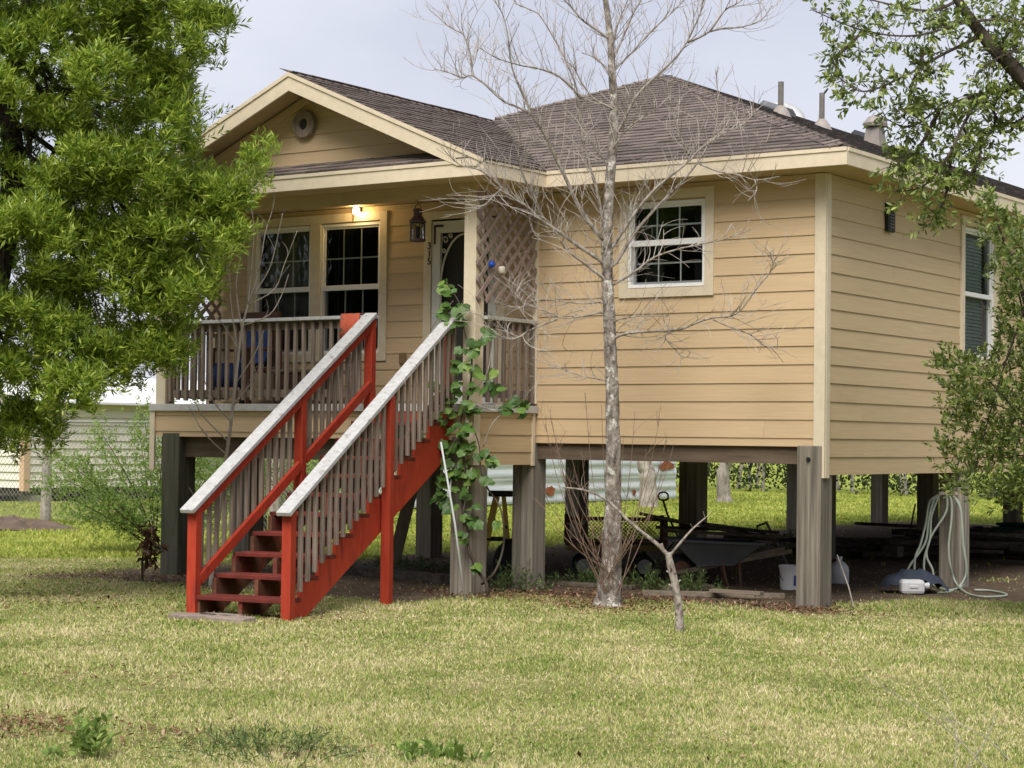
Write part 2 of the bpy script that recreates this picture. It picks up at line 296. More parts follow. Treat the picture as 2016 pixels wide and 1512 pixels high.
emis('bulb', (1,.82,.45), 9)

# ================================================================== SETTING: the ground
gx = np.linspace(-90, 60, 121); gy = np.linspace(-30, 110, 113); GX, GY = np.meshgrid(gx, gy)
GZ = .02*np.sin(GX*.9+1)*np.sin(GY*.7) + .012*np.sin(GX*2.3)*np.cos(GY*1.9) - .01
inside = (GX > -40) & (GX < 20) & (GY > -20) & (GY < 45); GZ = np.where(inside, GZ*.1, GZ)
gv = np.stack([GX, GY, GZ], -1).reshape(-1, 3); nxg = len(gx)
ii = (np.arange(len(gy)-1)[:, None]*nxg + np.arange(nxg-1)[None]).ravel()
g = arrmesh('ground', gv, np.stack([ii, ii+1, ii+nxg+1, ii+nxg], 1), 'ground', kind='structure', smooth=True)

# ================================================================== HOUSE
E, Z0 = .178, 3.9346
H = thing('house', 'tan lap-sided house raised on wooden pilings under a brown shingle hip roof', 'house', (-4.03, 9.8, 0))
def mapper(o, fixed):
    if o == 'F': return lambda u, n, z: Vector((u, fixed-n, z))
    return lambda u, n, z: Vector((fixed+n, u, z))
def rbox(mb, mp, u0, u1, n0, n1, z0, z1):
    return mb.box(mp(u0, n0, z0), mp(u1, n1, z1))
def siding(par, o, fixed, u0, u1, zb, zt, openings, m, joints=0, clip=None):
    mp = mapper(o, fixed); k = math.floor((Z0-zt)/E)-1
    while True:
        hi = Z0-E*k; lo = hi-E; k += 1
        if hi <= zb+.004: break
        a, b = max(lo, zb), min(hi, zt)
        if b-a < .012: continue
        cuts = sorted({a, b} | {z for (_, _, z0, z1) in openings for z in (z0, z1) if a < z < b})
        spans = []
        if joints and random.random() < joints and len(cuts) == 2:
            j = random.uniform(u0+.5, min(u1-.5, u0+4))
        else: j = None
        for za, zc in zip(cuts, cuts[1:]):
            segs = [(u0, u1)]
            for (p, q, z0, z1) in openings:
                if z0 < zc-1e-4 and z1 > za+1e-4:
                    segs = [s for (x, y) in segs for s in ((x, min(y, p)), (max(x, q), y)) if s[1]-s[0] > .01]
            if j is not None: segs = [s for (x, y) in segs for s in (((x, j-.001), (j+.001, y)) if x+.05 < j < y-.05 else ((x, y),))]
            spans += [(x, y, za, zc) for x, y in segs]
        for x, y, za, zc in spans:
            th = lambda z: .003+.011*(hi-z)/E
            xa = ya = xb = yb = None
            if clip:
                (xa, ya), (xb, yb) = clip(za), clip(zc)
                if ya-xa < .05: continue
                if yb-xb < 0: xb = yb = (xa+ya)/2
            else: xa, ya, xb, yb = x, y, x, y
            MB().add([mp(xa,-.003,za), mp(ya,-.003,za), mp(ya,th(za),za), mp(xa,th(za),za), mp(xb,-.003,zc), mp(yb,-.003,zc), mp(yb,th(zc),zc), mp(xb,th(zc),zc)],
                     [(0,1,2,3),(7,6,5,4),(3,2,6,7),(0,4,5,1),(0,3,7,4),(1,5,6,2)]).build('siding_board', m, par)
def backing(name, o, fixed, u0, u1, z0, z1, openings, m, parent, th=.12):
    mp = mapper(o, fixed); mb = MB(); us = u0
    for (p, q, a, b) in sorted(openings):
        rbox(mb, mp, us, p, -th, 0, z0, z1); rbox(mb, mp, p, q, -th, 0, z0, a); rbox(mb, mp, p, q, -th, 0, b, z1); us = q
    rbox(mb, mp, us, u1, -th, 0, z0, z1)
    return mb.build(name, m, parent)
OPF = [(-2.20,-1.30,3.13,4.0), (-7.33,-6.45,2.52,4.0), (-6.32,-5.43,2.52,4.0), (-4.72,-3.83,1.92,3.98)]
OPFs = [(-2.28,-1.22,3.05,4.10), (-7.41,-5.36,2.45,4.095), (-4.81,-3.74,1.9,4.05)]
OPS = [(3.48,4.38,2.56,3.99), (9.4,10.3,2.56,3.99)]
OPSs = [(3.40,4.46,2.50,4.09), (9.32,10.38,2.5,4.09)]
wf = backing('front_wall', 'F', 0, -8.06, 0, 1.54, 4.17, OPF, 'soffit', H)
ws = backing('side_wall', 'S', 0, .0, 20, 1.27, 4.17, OPS, 'soffit', H)
MB().box((-8.06,.1,1.4), (-7.94,19.9,4.17)).build('left_wall', 'siding', H)
MB().box((-8.06,19.9,1.4), (-.12,20.0,4.17)).build('rear_wall', 'siding', H)
siding(wf, 'F', 0, -3.33, -.095, 1.54, 4.165, OPFs, 'siding', .4)
siding(wf, 'F', 0, -7.98, -3.33, 1.92, 4.12, OPFs, 'siding', .1)
siding(ws, 'S', 0, .085, 19.9, 1.27, 4.165, OPSs, 'siding_side', .8)
# corner boards
MB().box((-.095,-.03,1.24), (.022,0,4.165)).build('corner_board', 'trim', H, bevel=.003)
MB().box((-.001,0.0005,1.24), (.026,.085,4.165)).build('corner_board', 'trim', H, bevel=.003)
MB().box((-3.355,-.032,1.95), (-3.30,0,4.165)).build('corner_board', 'trim', H)
def ring(mb, mp, u0, u1, z0, z1, w_, n0, n1):
    rbox(mb, mp, u0, u0+w_, n0, n1, z0, z1); rbox(mb, mp, u1-w_, u1, n0, n1, z0, z1)
    rbox(mb, mp, u0+w_, u1-w_, n0, n1, z0, z0+w_); rbox(mb, mp, u0+w_, u1-w_, n0, n1, z1-w_, z1); return mb
def sash(win, mp, u0, u1, z0, z1, lites, nn, glassm, fm, fw, mm='muntin'):
    cu, cz = lites
    ring(MB(), mp, u0, u1, z0, z1, fw, nn-.02, nn+.012).build('sash', fm, win, bevel=.003)
    a, b, c, d = u0+fw, u1-fw, z0+fw, z1-fw
    for i in range(cu):
        for j in range(cz):
            ua, ub, za_, zb_ = a+(b-a)*i/cu+.002, a+(b-a)*(i+1)/cu-.002, c+(d-c)*j/cz+.002, c+(d-c)*(j+1)/cz-.002
            MB().add([mp(ua,nn,za_), mp(ub,nn,za_), mp(ub,nn,zb_), mp(ua,nn,zb_)], [(0,1,2,3)]).build('pane', glassm, win)
    for i in range(1, cu): x = a+(b-a)*i/cu; rbox(MB(), mp, x-.009, x+.009, nn-.012, nn-.0055, c, d).build('muntin', mm, win)
    for j in range(1, cz): z = c+(d-c)*j/cz; rbox(MB(), mp, a, b, nn-.018, nn-.0125, z-.009, z+.009).build('muntin', mm, win)
def window(o, fixed, units, trim, trimw, zm, lites, label, blinds=(), mull=None, blindm='blind', drop=1.0, gl='glass'):
    mp = mapper(o, fixed); t0, t1, za, zb = trim
    win = bpy.data.objects.new('window', None); col.objects.link(win); win.parent = H; win['label'] = label
    win.location = mp((t0+t1)/2, 0, za)-wloc(H)
    for a, b, c, d in ((t0, t0+trimw, za, zb), (t1-trimw, t1, za, zb), (t0+trimw, t1-trimw, za, za+trimw*.92), (t0+trimw, t1-trimw, zb-trimw, zb)):
        rbox(MB(), mp, a, b, .0, .031, c, d).build('trim_board', 'trim', win, bevel=.003)
    if mull: rbox(MB(), mp, mull[0], mull[1], 0, .029, za+trimw*.92, zb-trimw).build('trim_board', 'trim', win, bevel=.003)
    for k, (u0, u1, z0, z1) in enumerate(units):
        ring(MB(), mp, u0, u1, z0, z1, .035, -.09, .012).build('frame', 'vinyl', win, bevel=.003)
        zmid = (zm[0]+zm[1])/2
        sash(win, mp, u0+.03, u1-.03, zm[0], z1-.03, lites, -.02, gl, 'vinyl', .03)
        sash(win, mp, u0+.03, u1-.03, z0+.03, zm[1]-.012, lites, -.055, 'glass_screened', 'screen_frame' , .032)
        rbox(MB(), mp, u0+.034, u1-.034, -.02, .004, zm[0], zm[1]).build('meeting_rail', 'vinyl', win, bevel=.004)
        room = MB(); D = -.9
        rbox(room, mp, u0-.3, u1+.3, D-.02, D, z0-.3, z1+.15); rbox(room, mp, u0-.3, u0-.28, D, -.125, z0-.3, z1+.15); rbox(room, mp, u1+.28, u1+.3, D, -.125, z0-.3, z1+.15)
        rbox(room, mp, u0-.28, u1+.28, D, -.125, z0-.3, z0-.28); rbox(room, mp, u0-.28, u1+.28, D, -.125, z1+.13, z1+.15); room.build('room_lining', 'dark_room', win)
        if k in blinds:
            sl_ = MB(); z = z1-.05
            while z > z1-(z1-z0)*drop+.04:
                sl_.add([mp(u0+.04,-.103,z-.022), mp(u1-.04,-.103,z-.022), mp(u1-.04,-.128,z+.022), mp(u0+.04,-.128,z+.022)], [(0,1,2,3)]); z -= .040
            sl_.build('blind', blindm, win)
        else:
            cu = MB()
            for side in (0, 1):
                n_ = 14; x0 = u0+.0 if side == 0 else u1-.26; vs = []; 
                for i in range(n_+1):
                    x = x0+.26*i/n_; dn = -.24+.022*math.sin(i*2.1)
                    vs += [mp(x, dn, z0-.1), mp(x, dn, z1+.05)]
                cu.add(vs, [(2*i, 2*i+2, 2*i+3, 2*i+1) for i in range(n_)])
            cu.build('curtain', 'curtain', win)
    return win
window('F', 0, [OPF[0]], (-2.30,-1.20,3.03,4.12), .10, (3.555,3.615), (3,2), 'small white double hung window with six-light sashes')
window('F', 0, OPF[1:3], (-7.43,-5.34,2.43,4.11), .10, (3.24,3.30), (3,2), 'pair of tall porch windows in one cream surround', blinds=(0,), mull=(-6.46,-6.31))
window('S', 0, [OPS[0]], (3.38,4.48,2.47,4.11), .10, (3.23,3.28), (1,1), 'tall side window with pale blinds', blinds=(0,), blindm='blind_bright', gl='glass_side')
window('S', 0, [OPS[1]], (9.30,10.40,2.47,4.11), .10, (3.23,3.28), (1,1), 'second side window further back', blinds=(0,), blindm='blind_bright', gl='glass_side')
# entrance door with scrolled white screen door
door = bpy.data.objects.new('door', None); col.objects.link(door); door.parent = H; door.location = Vector((-4.27,0,1.92))-wloc(H); door['label'] = 'white screen door with scrolled corners beside the porch post'
mpF = mapper('F', 0)
for a, b, c, d in ((-4.82,-4.72,1.93,4.06), (-3.83,-3.73,1.93,4.06), (-4.72,-3.83,3.97,4.06)): rbox(MB(), mpF, a, b, 0, .03, c, d).build('door_trim', 'trim', door, bevel=.003)
fr = MB(); rbox(fr, mpF, -4.71,-4.60,-.02,.02,1.95,3.95); rbox(fr, mpF, -3.95,-3.84,-.02,.02,1.95,3.95); rbox(fr, mpF, -4.60,-3.95,-.02,.02,3.82,3.95); rbox(fr, mpF, -4.60,-3.95,-.02,.02,1.95,2.2); fr.build('door_frame', 'screen_door', door, bevel=.004)
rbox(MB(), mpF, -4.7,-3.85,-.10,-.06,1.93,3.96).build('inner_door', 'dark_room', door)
arch = MB()
for sx in (-1, 1):
    cx = -4.275
    arch.tube([mpF(cx+sx*.325*math.cos(a), .0, 3.25+.55*math.sin(a)) for a in np.linspace(0, math.pi/2, 14)], .011, 6)
    arch.tube([mpF(cx+sx*.325, 0, z) for z in (2.2, 3.25)], .011, 6)
    for (qx, qz, r0) in ((.27,3.74,.045), (.20,3.78,.03), (.29,3.62,.03)):
        arch.tube([mpF(cx+sx*(qx+r0*(1-t*.11)*math.cos(t)), 0, qz+r0*(1-t*.11)*math.sin(t)) for t in np.linspace(0, 7, 18)], .007, 5)
arch.build('scroll', 'screen_door', door)
rbox(MB(), mpF, -4.685,-4.665,.02,.03,3.70,3.90).build('hinge', 'black_metal', door); rbox(MB(), mpF, -4.685,-4.56,.02,.03,3.885,3.91).build('closer', 'black_metal', door)
# soffits, fascias
S = MB(); S.box((-2.97,-.38,4.172), (.38,.0,4.185)); S.box((0,0,4.172), (.38,20.38,4.185)); S.box((-8.4,20,4.172), (0,20.38,4.185)); S.box((-8.4,0,4.172), (-8.06,20,4.185)); S.build('soffit', 'soffit', H)
def fascia(p, q, th=.028):
    p, q = Vector(p), Vector(q); MB().bar(p, q, th, .165).build('fascia', 'trim', H, bevel=.003)
    d = (q-p).normalized(); n = d.cross(Vector((0,0,1))); z = Vector((0,0,.066))
    MB().bar(p+n*.018+z, q+n*.018+z, .014, .036).build('drip_edge', 'trim', H)
fascia((-2.984,-.4,4.2525), (.414,-.4,4.2525)); fascia((.4,-.386,4.2525), (.4,20.4,4.2525)); fascia((.4,20.4,4.2525),(-8.46,20.4,4.2525)); fascia((-8.46,20.4,4.2525),(-8.46,-.4,4.2525))
fascia((-8.03,-1.5,4.2525), (-2.957,-1.5,4.2525)); fascia((-2.97,-1.486,4.2525), (-2.97,-.4,4.2525)); fascia((-8.03,-.4,4.2525), (-8.03,-1.486,4.2525))
# roof planes
ZE, ZR = 4.335, 6.11; mY = (ZR-ZE)/4.23; mX = (ZR-ZE)/4.43; PZ = 5.42; mP = .43
A = V(.4,-.4,ZE); PK = V(-4.03,3.83,ZR); PB = V(-4.03,16.17,ZR); B2 = V(.4,20.4,ZE); C2 = V(-8.46,20.4,ZE); D2 = V(-8.46,-.4,ZE)
pr0 = V(-5.5,-1.52,PZ); pr1 = V(-5.5,2.18,PZ); eR0 = V(-2.955,-1.52,PZ-mP*2.545); eR1 = V(-2.955,-.39,PZ-mP*2.545); eL0 = V(-8.045,-1.52,PZ-mP*2.545); eL1 = V(-8.045,-.39,PZ-mP*2.545)
roof = MB(); dn = (0,0,-.03)
for poly in ([A, PK, V(-5.52,2.41,ZR-mX*1.49), V(-8.46,-.4,ZE)], [A, B2, PB, PK], [B2, C2, PB], [C2, D2, PK, PB], [pr0, pr1, eR1, eR0], [pr1, pr0, eL0, eL1], [V(-8.03,-1.51,4.337), V(-2.965,-1.51,4.337), V(-3.3,-1.1,4.50), V(-7.7,-1.1,4.50)]):
    roof.prism(poly, dn)
RO = roof.build('roof', 'shingle_dark', H)
tabm = bpy.data.meshes.new('shingle'); 
def tabverts(): return [(0,0,-.004),(1,0,-.004),(1,1,-.004),(0,1,-.004),(0,0,.019),(1,0,.019),(1,1,.003),(0,1,.003)], [(0,3,2,1),(4,5,6,7),(0,1,5,4),(1,2,6,5),(2,3,7,6),(3,0,4,7)]
tv, tf = tabverts(); tabm.from_pydata(tv, [], tf); tabm.materials.append(MT['shingle'])
budget = [300]; fields = {'shingle': MB(), 'shingle_dark': MB()}
def shingle(poly, u, v, exp, tabw, m, single):
    u, v = Vector(u).normalized(), Vector(v).normalized(); n = u.cross(v).normalized(); o = Vector(poly[0])
    P2 = [((Vector(p)-o).dot(u), (Vector(p)-o).dot(v)) for p in poly]; vmin = min(p[1] for p in P2); vmax = max(p[1] for p in P2); r = 0
    def span(vv):
        xs = []
        for (a, b), (c, d) in zip(P2, P2[1:]+P2[:1]):
            if (b-vv)*(d-vv) <= 0 and abs(b-d) > 1e-9: xs.append(a+(c-a)*(vv-b)/(d-b))
        return (min(xs), max(xs)) if len(xs) >= 2 else None
    vv = vmin-.012
    while vv < vmax-.02:
        s = span(min(max(vv+exp*.5, vmin+.001), vmax-.001)); 
        if s:
            x = s[0]-random.random()*tabw
            while x < s[1]-.01:
                w_ = tabw*random.uniform(.75, 1.2); a, b = max(x, s[0]), min(x+w_-.004, s[1]); x += w_
                if b-a < .03: continue
                dv = random.uniform(-.005, .005); L_ = exp+.035; lift = random.uniform(0, .007)
                org = o+u*a+v*(vv+dv)+n*(.002+lift)
                if single and budget[0] > 0:
                    budget[0] -= 1; ob = bpy.data.objects.new('shingle', tabm); col.objects.link(ob); ob.parent = RO
                    mm = Matrix((u*(b-a), v*L_, n)).transposed().to_4x4(); mm.translation = org-wloc(RO); ob.matrix_basis = mm
                else:
                    fields[m].add([org+u*(b-a)*p[0]+v*L_*p[1]+n*p[2] for p in tv], tf)
        vv += exp
shingle([V(-8.03,-1.51,4.34), V(-2.965,-1.51,4.34), V(-3.3,-1.1,4.503), V(-7.7,-1.1,4.503)], (1,0,0), (0,.41,.163), .15, .26, 'shingle', True)
shingle([A, PK, V(-5.52,2.42,ZR-mX*1.49), V(-5.5,2.2,5.43), V(-2.955,-.39,ZE)], (1,0,0), (0,4.23,ZR-ZE), .138, .30, 'shingle', True)
shingle([pr0, pr1, eR1, eR0], (0,1,0), (-1,0,mP), .138, .30, 'shingle', False)
shingle([A, B2, PB, PK], (0,1,0), (-1,0,mX), .15, .32, 'shingle_dark', False)
shingle([eL0, eL1, pr1, pr0], (0,-1,0), (1,0,mP), .14, .30, 'shingle', False)
for m_, f_ in fields.items(): f_.build('shingle_field', m_, RO, kind='stuff')
def hipcaps(p, q, n1, n2, m='shingle', wid=.14):
    p, q = Vector(p), Vector(q); d = (q-p).normalized(); L_ = (q-p).length; n1, n2 = Vector(n1).normalized(), Vector(n2).normalized(); up = (n1+n2).normalized()
    a = d.cross(n1); a = a if a.dot(n2) < 0 else -a; b = d.cross(n2); b = b if b.dot(n1) < 0 else -b
    t = .09
    while t < L_-.05:
        c0 = p+d*(t-.01)+up*.030; c1 = p+d*min(t+.19, L_)+up*.014
        MB().add([c0+a*wid, c0, c0+b*wid, c1+a*wid, c1, c1+b*wid, c0+a*wid-up*.012, c0-up*.012, c0+b*wid-up*.012], [(0,1,4,3),(1,2,5,4),(6,7,1,0),(7,8,2,1)]).build('hip_cap', m, RO); t += .15
nF = V(0,-mY,1); nS = V(mX,0,1); nPR = V(mP,0,1); nPL = V(-mP,0,1)
hipcaps(A, PK, nF, nS); hipcaps(D2+(PK-D2)*.64, PK, nF, V(-mX,0,1)); hipcaps(PK, PB, nS, V(-mX,0,1), 'shingle_dark'); hipcaps(pr0, pr1, nPR, nPL)
# porch gable: wall, boards, rakes, round vent
def gx_(z): h = (PZ-.17-z)/mP; return (-5.5-h, -5.5+h)
gw = MB().prism([V(-7.62,-1.1,4.4), V(-3.38,-1.1,4.4), V(-5.5,-1.1,5.33)], (0,.08,0)).build('gable_wall', 'soffit', H)
siding(gw, 'F', -1.1, -7.7, -3.3, 4.49, 5.2, [], 'siding', 0, clip=gx_)
for sx in (-1, 1):
    top = V(-5.5,-1.53,PZ+.004); end = V(-5.5+sx*2.53,-1.53,PZ-mP*2.53+.004)
    MB().prism([top, end, end-V(0,0,.055)+V(-sx*.06,0,-.02), end+V(-sx*.30,0,mP*.30-.185), top-V(0,0,.19)], (0,.03,0)).build('rake_board', 'trim', H, bevel=.003)
    MB().prism([top+V(0,-.014,.006), end+V(0,-.014,.006), end+V(0,-.014,-.036), top+V(0,-.014,-.036)], (0,.0135,0)).build('rake_strip', 'trim', H)
    MB().prism([top+V(0,.032,-.10), end+V(0,.032,-.10), end+V(0,.032,-.085), top+V(0,.032,-.085)], (0,.40,0)).build('rake_soffit', 'soffit', H)
    t2 = V(-5.5,-1.135,PZ-.13); e2 = V(-5.5+sx*2.0,-1.135,PZ-.13-mP*2.0)
    MB().prism([t2, e2, e2-V(0,0,.10), t2-V(0,0,.10)], (0,.03,0)).build('frieze_board', 'siding', H)
gvx = on(601, 245, 1, -1.13)
v = MB().lathe(gvx, [(.155,0), (.155,.03), (.145,.045), (.062,.045), (.062,.012)], 28, (0,-1,0)).build('gable_vent', 'baluster', H, bevel=.004)
MB().lathe(gvx+V(0,-.011,0), [(.061,0), (.061,.003)], 20, (0,-1,0)).build('vent_hole', 'dark_room', v)
# roof fittings
def roofz(x): return ZE+mX*(.4-x)
for (px, py, X) in ((1537,225,-2.8), (1618,240,-2.8)):
    p = on(px, py, 0, X); b = V(X, p.y, roofz(X)); o = MB().tube([b-V(0,0,.05), b+V(0,0,.42 if px < 1600 else .46)], .035, 12).build('vent_pipe', 'pipe_grey', RO, smooth=False)
    MB().lathe(b, [(.15,-.06), (.10,.05), (.048,.12)], 14).build('flashing', 'flashing', RO)
def hood(px, py, s, m='black_metal'):
    p = on(px, py, 0, -3.9); b = V(-3.75, p.y, roofz(-3.75)+.03); 
    MB().prism([b+V(0,-s,-.08), b+V(0,s,-.08), b+V(0,s,.02), b+V(0,s*.6,.075), b+V(0,-s*.6,.075), b+V(0,-s,.02)], (.30,0,-.11)).build('roof_vent', m, RO, bevel=.01)
hood(1492,200,.24,'tub'); hood(1672,262,.26)
fb = V(-2.6,6.9,roofz(-2.6)); MB().add([fb+V(x,y,z) for x,y,z in ((-.13,-.13,-.1),(.13,-.13,-.1),(.13,.13,-.1),(-.13,.13,-.1),(-.09,-.09,.24),(.09,-.09,.24),(.09,.09,.24),(-.09,.09,.24))], [(0,1,5,4),(1,2,6,5),(2,3,7,6),(3,0,4,7),(4,5,6,7)]).build('flue', 'flashing', RO)
MB().lathe(fb+V(0,0,.25), [(.16,.0),(.17,.05),(.09,.14),(.0,.15)], 8).build('flue_cap', 'flashing', RO, bevel=.005)
# house framing below the floor
MB().box((-7.95,.13,1.62), (-.13,19.9,1.72)).build('floor_deck', 'beam', H)
for y in (.1,3.6,7.2,10.8,14.4,18): MB().box((-7.7,y-.06,1.37), (-.28,y+.06,1.618)).build('girder', 'beam', H)
for i in range(19): x = -7.6+i*.41; MB().box((x-.02,.2,1.44), (x+.02,19.8,1.617)).build('joist', 'beam', H)
pil = 0
for x in (-.13,-3.45,-7.45):
    for y in (.08,3.6,7.2,10.8,14.4,18):
        if x == -.13 and y > 8: continue
        h = .128; top = 1.60 if x < -.2 else 1.55
        MB().box((x-h-.005*random.random(), y-h, -.05), (x+h, y+h+.005*random.random(), top)).build('piling', 'piling', H, bevel=.012)
for (x, y) in ((-.13,.08), (-3.45,.08)):
    MB().lathe((x, y-.13, 1.42), [(.022,0),(.022,.02),(.012,.02),(.012,.035)], 6, (0,-1,0)).build('bolt', 'black_metal', H)
# small fittings on the walls
sv = on(1752, 428, 0, 0.03); vb = MB().box((.012, sv.y-.085, sv.z-.15), (.055, sv.y+.085, sv.z+.15)).build('wall_vent', 'black_metal', H, bevel=.008)
for k in range(5): MB().box((.055, sv.y-.06, sv.z-.11+k*.032), (.066, sv.y+.06, sv.z-.10+k*.032)).build('louver', 'pipe_grey', vb)
MB().box((.055, sv.y-.06, sv.z+.055), (.075, sv.y+.06, sv.z+.105)).build('louver', 'pipe_grey', vb)

# ================================================================== PORCH
PO = thing('porch', 'raised front porch with lattice sides and weathered wooden railing', 'porch', (-5.6,-.6,0))
MB().box((-7.83,-1.1,1.852), (-3.33,-.03,1.92)).build('deck', 'wood_x', PO)
MB().box((-7.87,-1.15,1.848), (-3.30,-1.102,1.926)).build('deck_edge', 'grey_paint', PO, bevel=.004)
MB().box((-3.328,-1.101,1.848), (-3.282,-.02,1.926)).build('deck_edge', 'grey_paint', PO, bevel=.004)
sk = MB().box((-7.83,-1.1,1.57), (-3.34,-1.04,1.846)).build('front_skirt', 'soffit', PO)
siding(sk, 'F', -1.1, -7.80, -3.36, 1.56, 1.846, [], 'siding')
sk = MB().box((-3.40,-1.03,1.32), (-3.335,-.01,1.846)).build('side_skirt', 'soffit', PO)
siding(sk, 'S', -3.335, -1.0, -.075, 1.31, 1.846, [], 'siding_side')
MB().box((-3.336,-.075,1.30), (-3.305,-.032,1.846)).build('skirt_trim', 'trim', PO); MB().box((-7.875,-1.13,1.18), (-7.80,-1.10,1.846)).build('skirt_trim', 'trim', PO); MB().box((-3.42,-1.13,1.31), (-3.31,-1.02,1.846)).build('skirt_trim', 'trim', PO)
for y in (-.95,-.1): MB().box((-7.8,y-.06,1.33), (-3.35,y+.06,1.565)).build('girder', 'beam', PO)
for i in range(11): x = -7.6+i*.41; MB().box((x-.02,-.9,1.62), (x+.02,-.15,1.85)).build('joist', 'beam', PO)
for x, m_ in ((-7.56,'piling_green'), (-3.47,'piling')): MB().box((x-.135,-1.11,-.05), (x+.135,-.84,1.6)).build('piling', m_, PO, bevel=.012)
for (a, b) in (((-3.49,-1.09), (-3.34,-.94)), ((-7.83,-1.09), (-7.68,-.94))): MB().box((*a,1.92), (*b,4.07)).build('post', 'trim', PO, bevel=.004)
MB().box((-7.83,-1.1,4.05), (-3.33,-.96,4.171)).build('beam', 'soffit', PO); MB().box((-3.45,-.955,4.06), (-3.33,-.03,4.171)).build('beam', 'soffit', PO); MB().box((-7.83,-.955,4.06), (-7.70,-.03,4.171)).build('beam', 'soffit', PO)
MB().box((-8.0,-1.48,4.172), (-2.985,-.385,4.186)).build('ceiling', 'soffit', PO); MB().box((-8.0,-.385,4.1725), (-2.985,-.02,4.1865)).build('ceiling', 'soffit', PO)
def baluster_row(rail, pts, z0, z1, ax, m='baluster'):
    for p in pts:
        w_ = .019; j = random.uniform(-.004,.004); t = random.uniform(-.008,.008)
        MB().bar(V(p[0]+j, p[1], z0+random.uniform(-.01,.01)), V(p[0]+j+t, p[1]+t*.5, z1), .038, .036, (0,1,0)).build('baluster', m, rail, bevel=.003)
r1 = MB().box((-7.70,-1.125,2.825), (-4.66,-.985,2.862)).build('railing', 'white_paint', PO, bevel=.004)
MB().box((-7.68,-1.045,2.735), (-4.68,-1.005,2.823)).build('top_rail', 'baluster', r1); MB().box((-7.68,-1.045,2.0), (-4.68,-1.005,2.085)).build('bottom_rail', 'baluster', r1)
baluster_row(r1, [(-7.62+.1245*i, -1.066) for i in range(24)], 1.965, 2.81, 0)
r2 = MB().box((-3.44,-.935,2.79), (-3.29,-.03,2.828)).build('railing', 'grey_paint', PO, bevel=.004)
MB().box((-3.40,-.93,2.705), (-3.36,-.03,2.788)).build('top_rail', 'baluster', r2); MB().box((-3.40,-.93,2.0), (-3.36,-.03,2.085)).build('bottom_rail', 'baluster', r2)
baluster_row(r2, [(-3.338, -.86+.135*i) for i in range(7)], 1.955, 2.775, 1)
r3 = MB().box((-7.80,-.935,2.79), (-7.68,-.03,2.828)).build('railing', 'grey_paint', PO)
MB().box((-7.77,-.93,2.0), (-7.73,-.03,2.085)).build('bottom_rail', 'baluster', r3); baluster_row(r3, [(-7.75, -.86+.135*i) for i in range(7)], 2.0, 2.775, 1)
def lattice(x, y0, y1, z0, z1, step=.172, wd=.046):
    lt = bpy.data.objects.new('lattice', None); col.objects.link(lt); lt.parent = PO; lt.location = V(x, (y0+y1)/2, z0)-wloc(PO)
    for sgn, off in ((1, .009), (-1, 0)):
        c = z0-(y1-y0)-.1
        while c < z1+(y1-y0):
            # z = c + sgn*(y-y0) (+span for the other slope)
            f = (lambda y: c+(y-y0)) if sgn > 0 else (lambda y: c+(y1-y))
            ya, yb = y0, y1
            pts = []
            for y in np.linspace(y0, y1, 200):
                if z0 <= f(y) <= z1: pts.append(y)
            if len(pts) > 6:
                a, b = pts[0], pts[-1]; j = random.uniform(-.006,.006)
                MB().bar(V(x+off, a, f(a)+j), V(x+off, b, f(b)+j+random.uniform(-.006,.006)), wd*random.uniform(.93,1.07), .0085, (1,0,0)).build('strip', 'lattice', lt)
            c += step*random.uniform(.97,1.03)
    return lt
lattice(-3.322, -1.10, -.03, 2.96, 4.09); lattice(-7.845, -1.05, -.03, 2.75, 4.07)
# ================================================================== STAIRS
ST = thing('staircase', 'red wooden porch stairs with white handrails and grey balusters', 'staircase', (-3.415,-4.405,0))
sd_ = V(-.2,.98,0).normalized(); se_ = V(.98,.2,0).normalized(); SO = V(-3.415,-4.405,0)
def q(s, t, z): return SO+sd_*s+se_*t+V(0,0,z)
RI, RU = .174, .318
hz = lambda s: .985+.566*s
for k in range(1, 11):
    s0 = -.02+RU*(k-1)
    for a, b in ((0,.136), (.142,.278)):
        MB().bar(q(s0+(a+b)/2, -.455, RI*k-.018), q(s0+(a+b)/2, .455, RI*k-.018+random.uniform(-.003,.003)), b-a, .036).build('tread', 'red_tread', ST, bevel=.004)
for t, m_ in ((-.43,'raw_red'), (0,'raw_red'), (.43,'red_paint')):
    prof = [(.0,-.03), (.0,RI-.037)]
    for k in range(1, 11): prof += [(RU*(k-1)+.265, RI*k-.037), (RU*(k-1)+.265 if k < 10 else 3.25, RI*(k+1)-.037 if k < 10 else RI*10-.037)]
    prof += [(3.25, RI*10-.34), (.30,-.03)]
    MB().prism([q(s, t-.02, z) for s, z in prof], se_*.04).build('stringer', m_, ST)
def post(s, t, z0, z1): MB().bar(q(s, t, z0), q(s, t, z1), .092, .092, sd_).build('post', 'red_paint', ST, bevel=.005)
post(.0,-.475,-.03,.965); post(.0,.475,-.03,.965); post(1.8,.505,-.03,hz(1.8)-.03); post(1.85,-.475,.78,hz(1.85)-.03); post(3.28,-.475,1.70,2.80); post(3.26,.44,1.70,2.62)
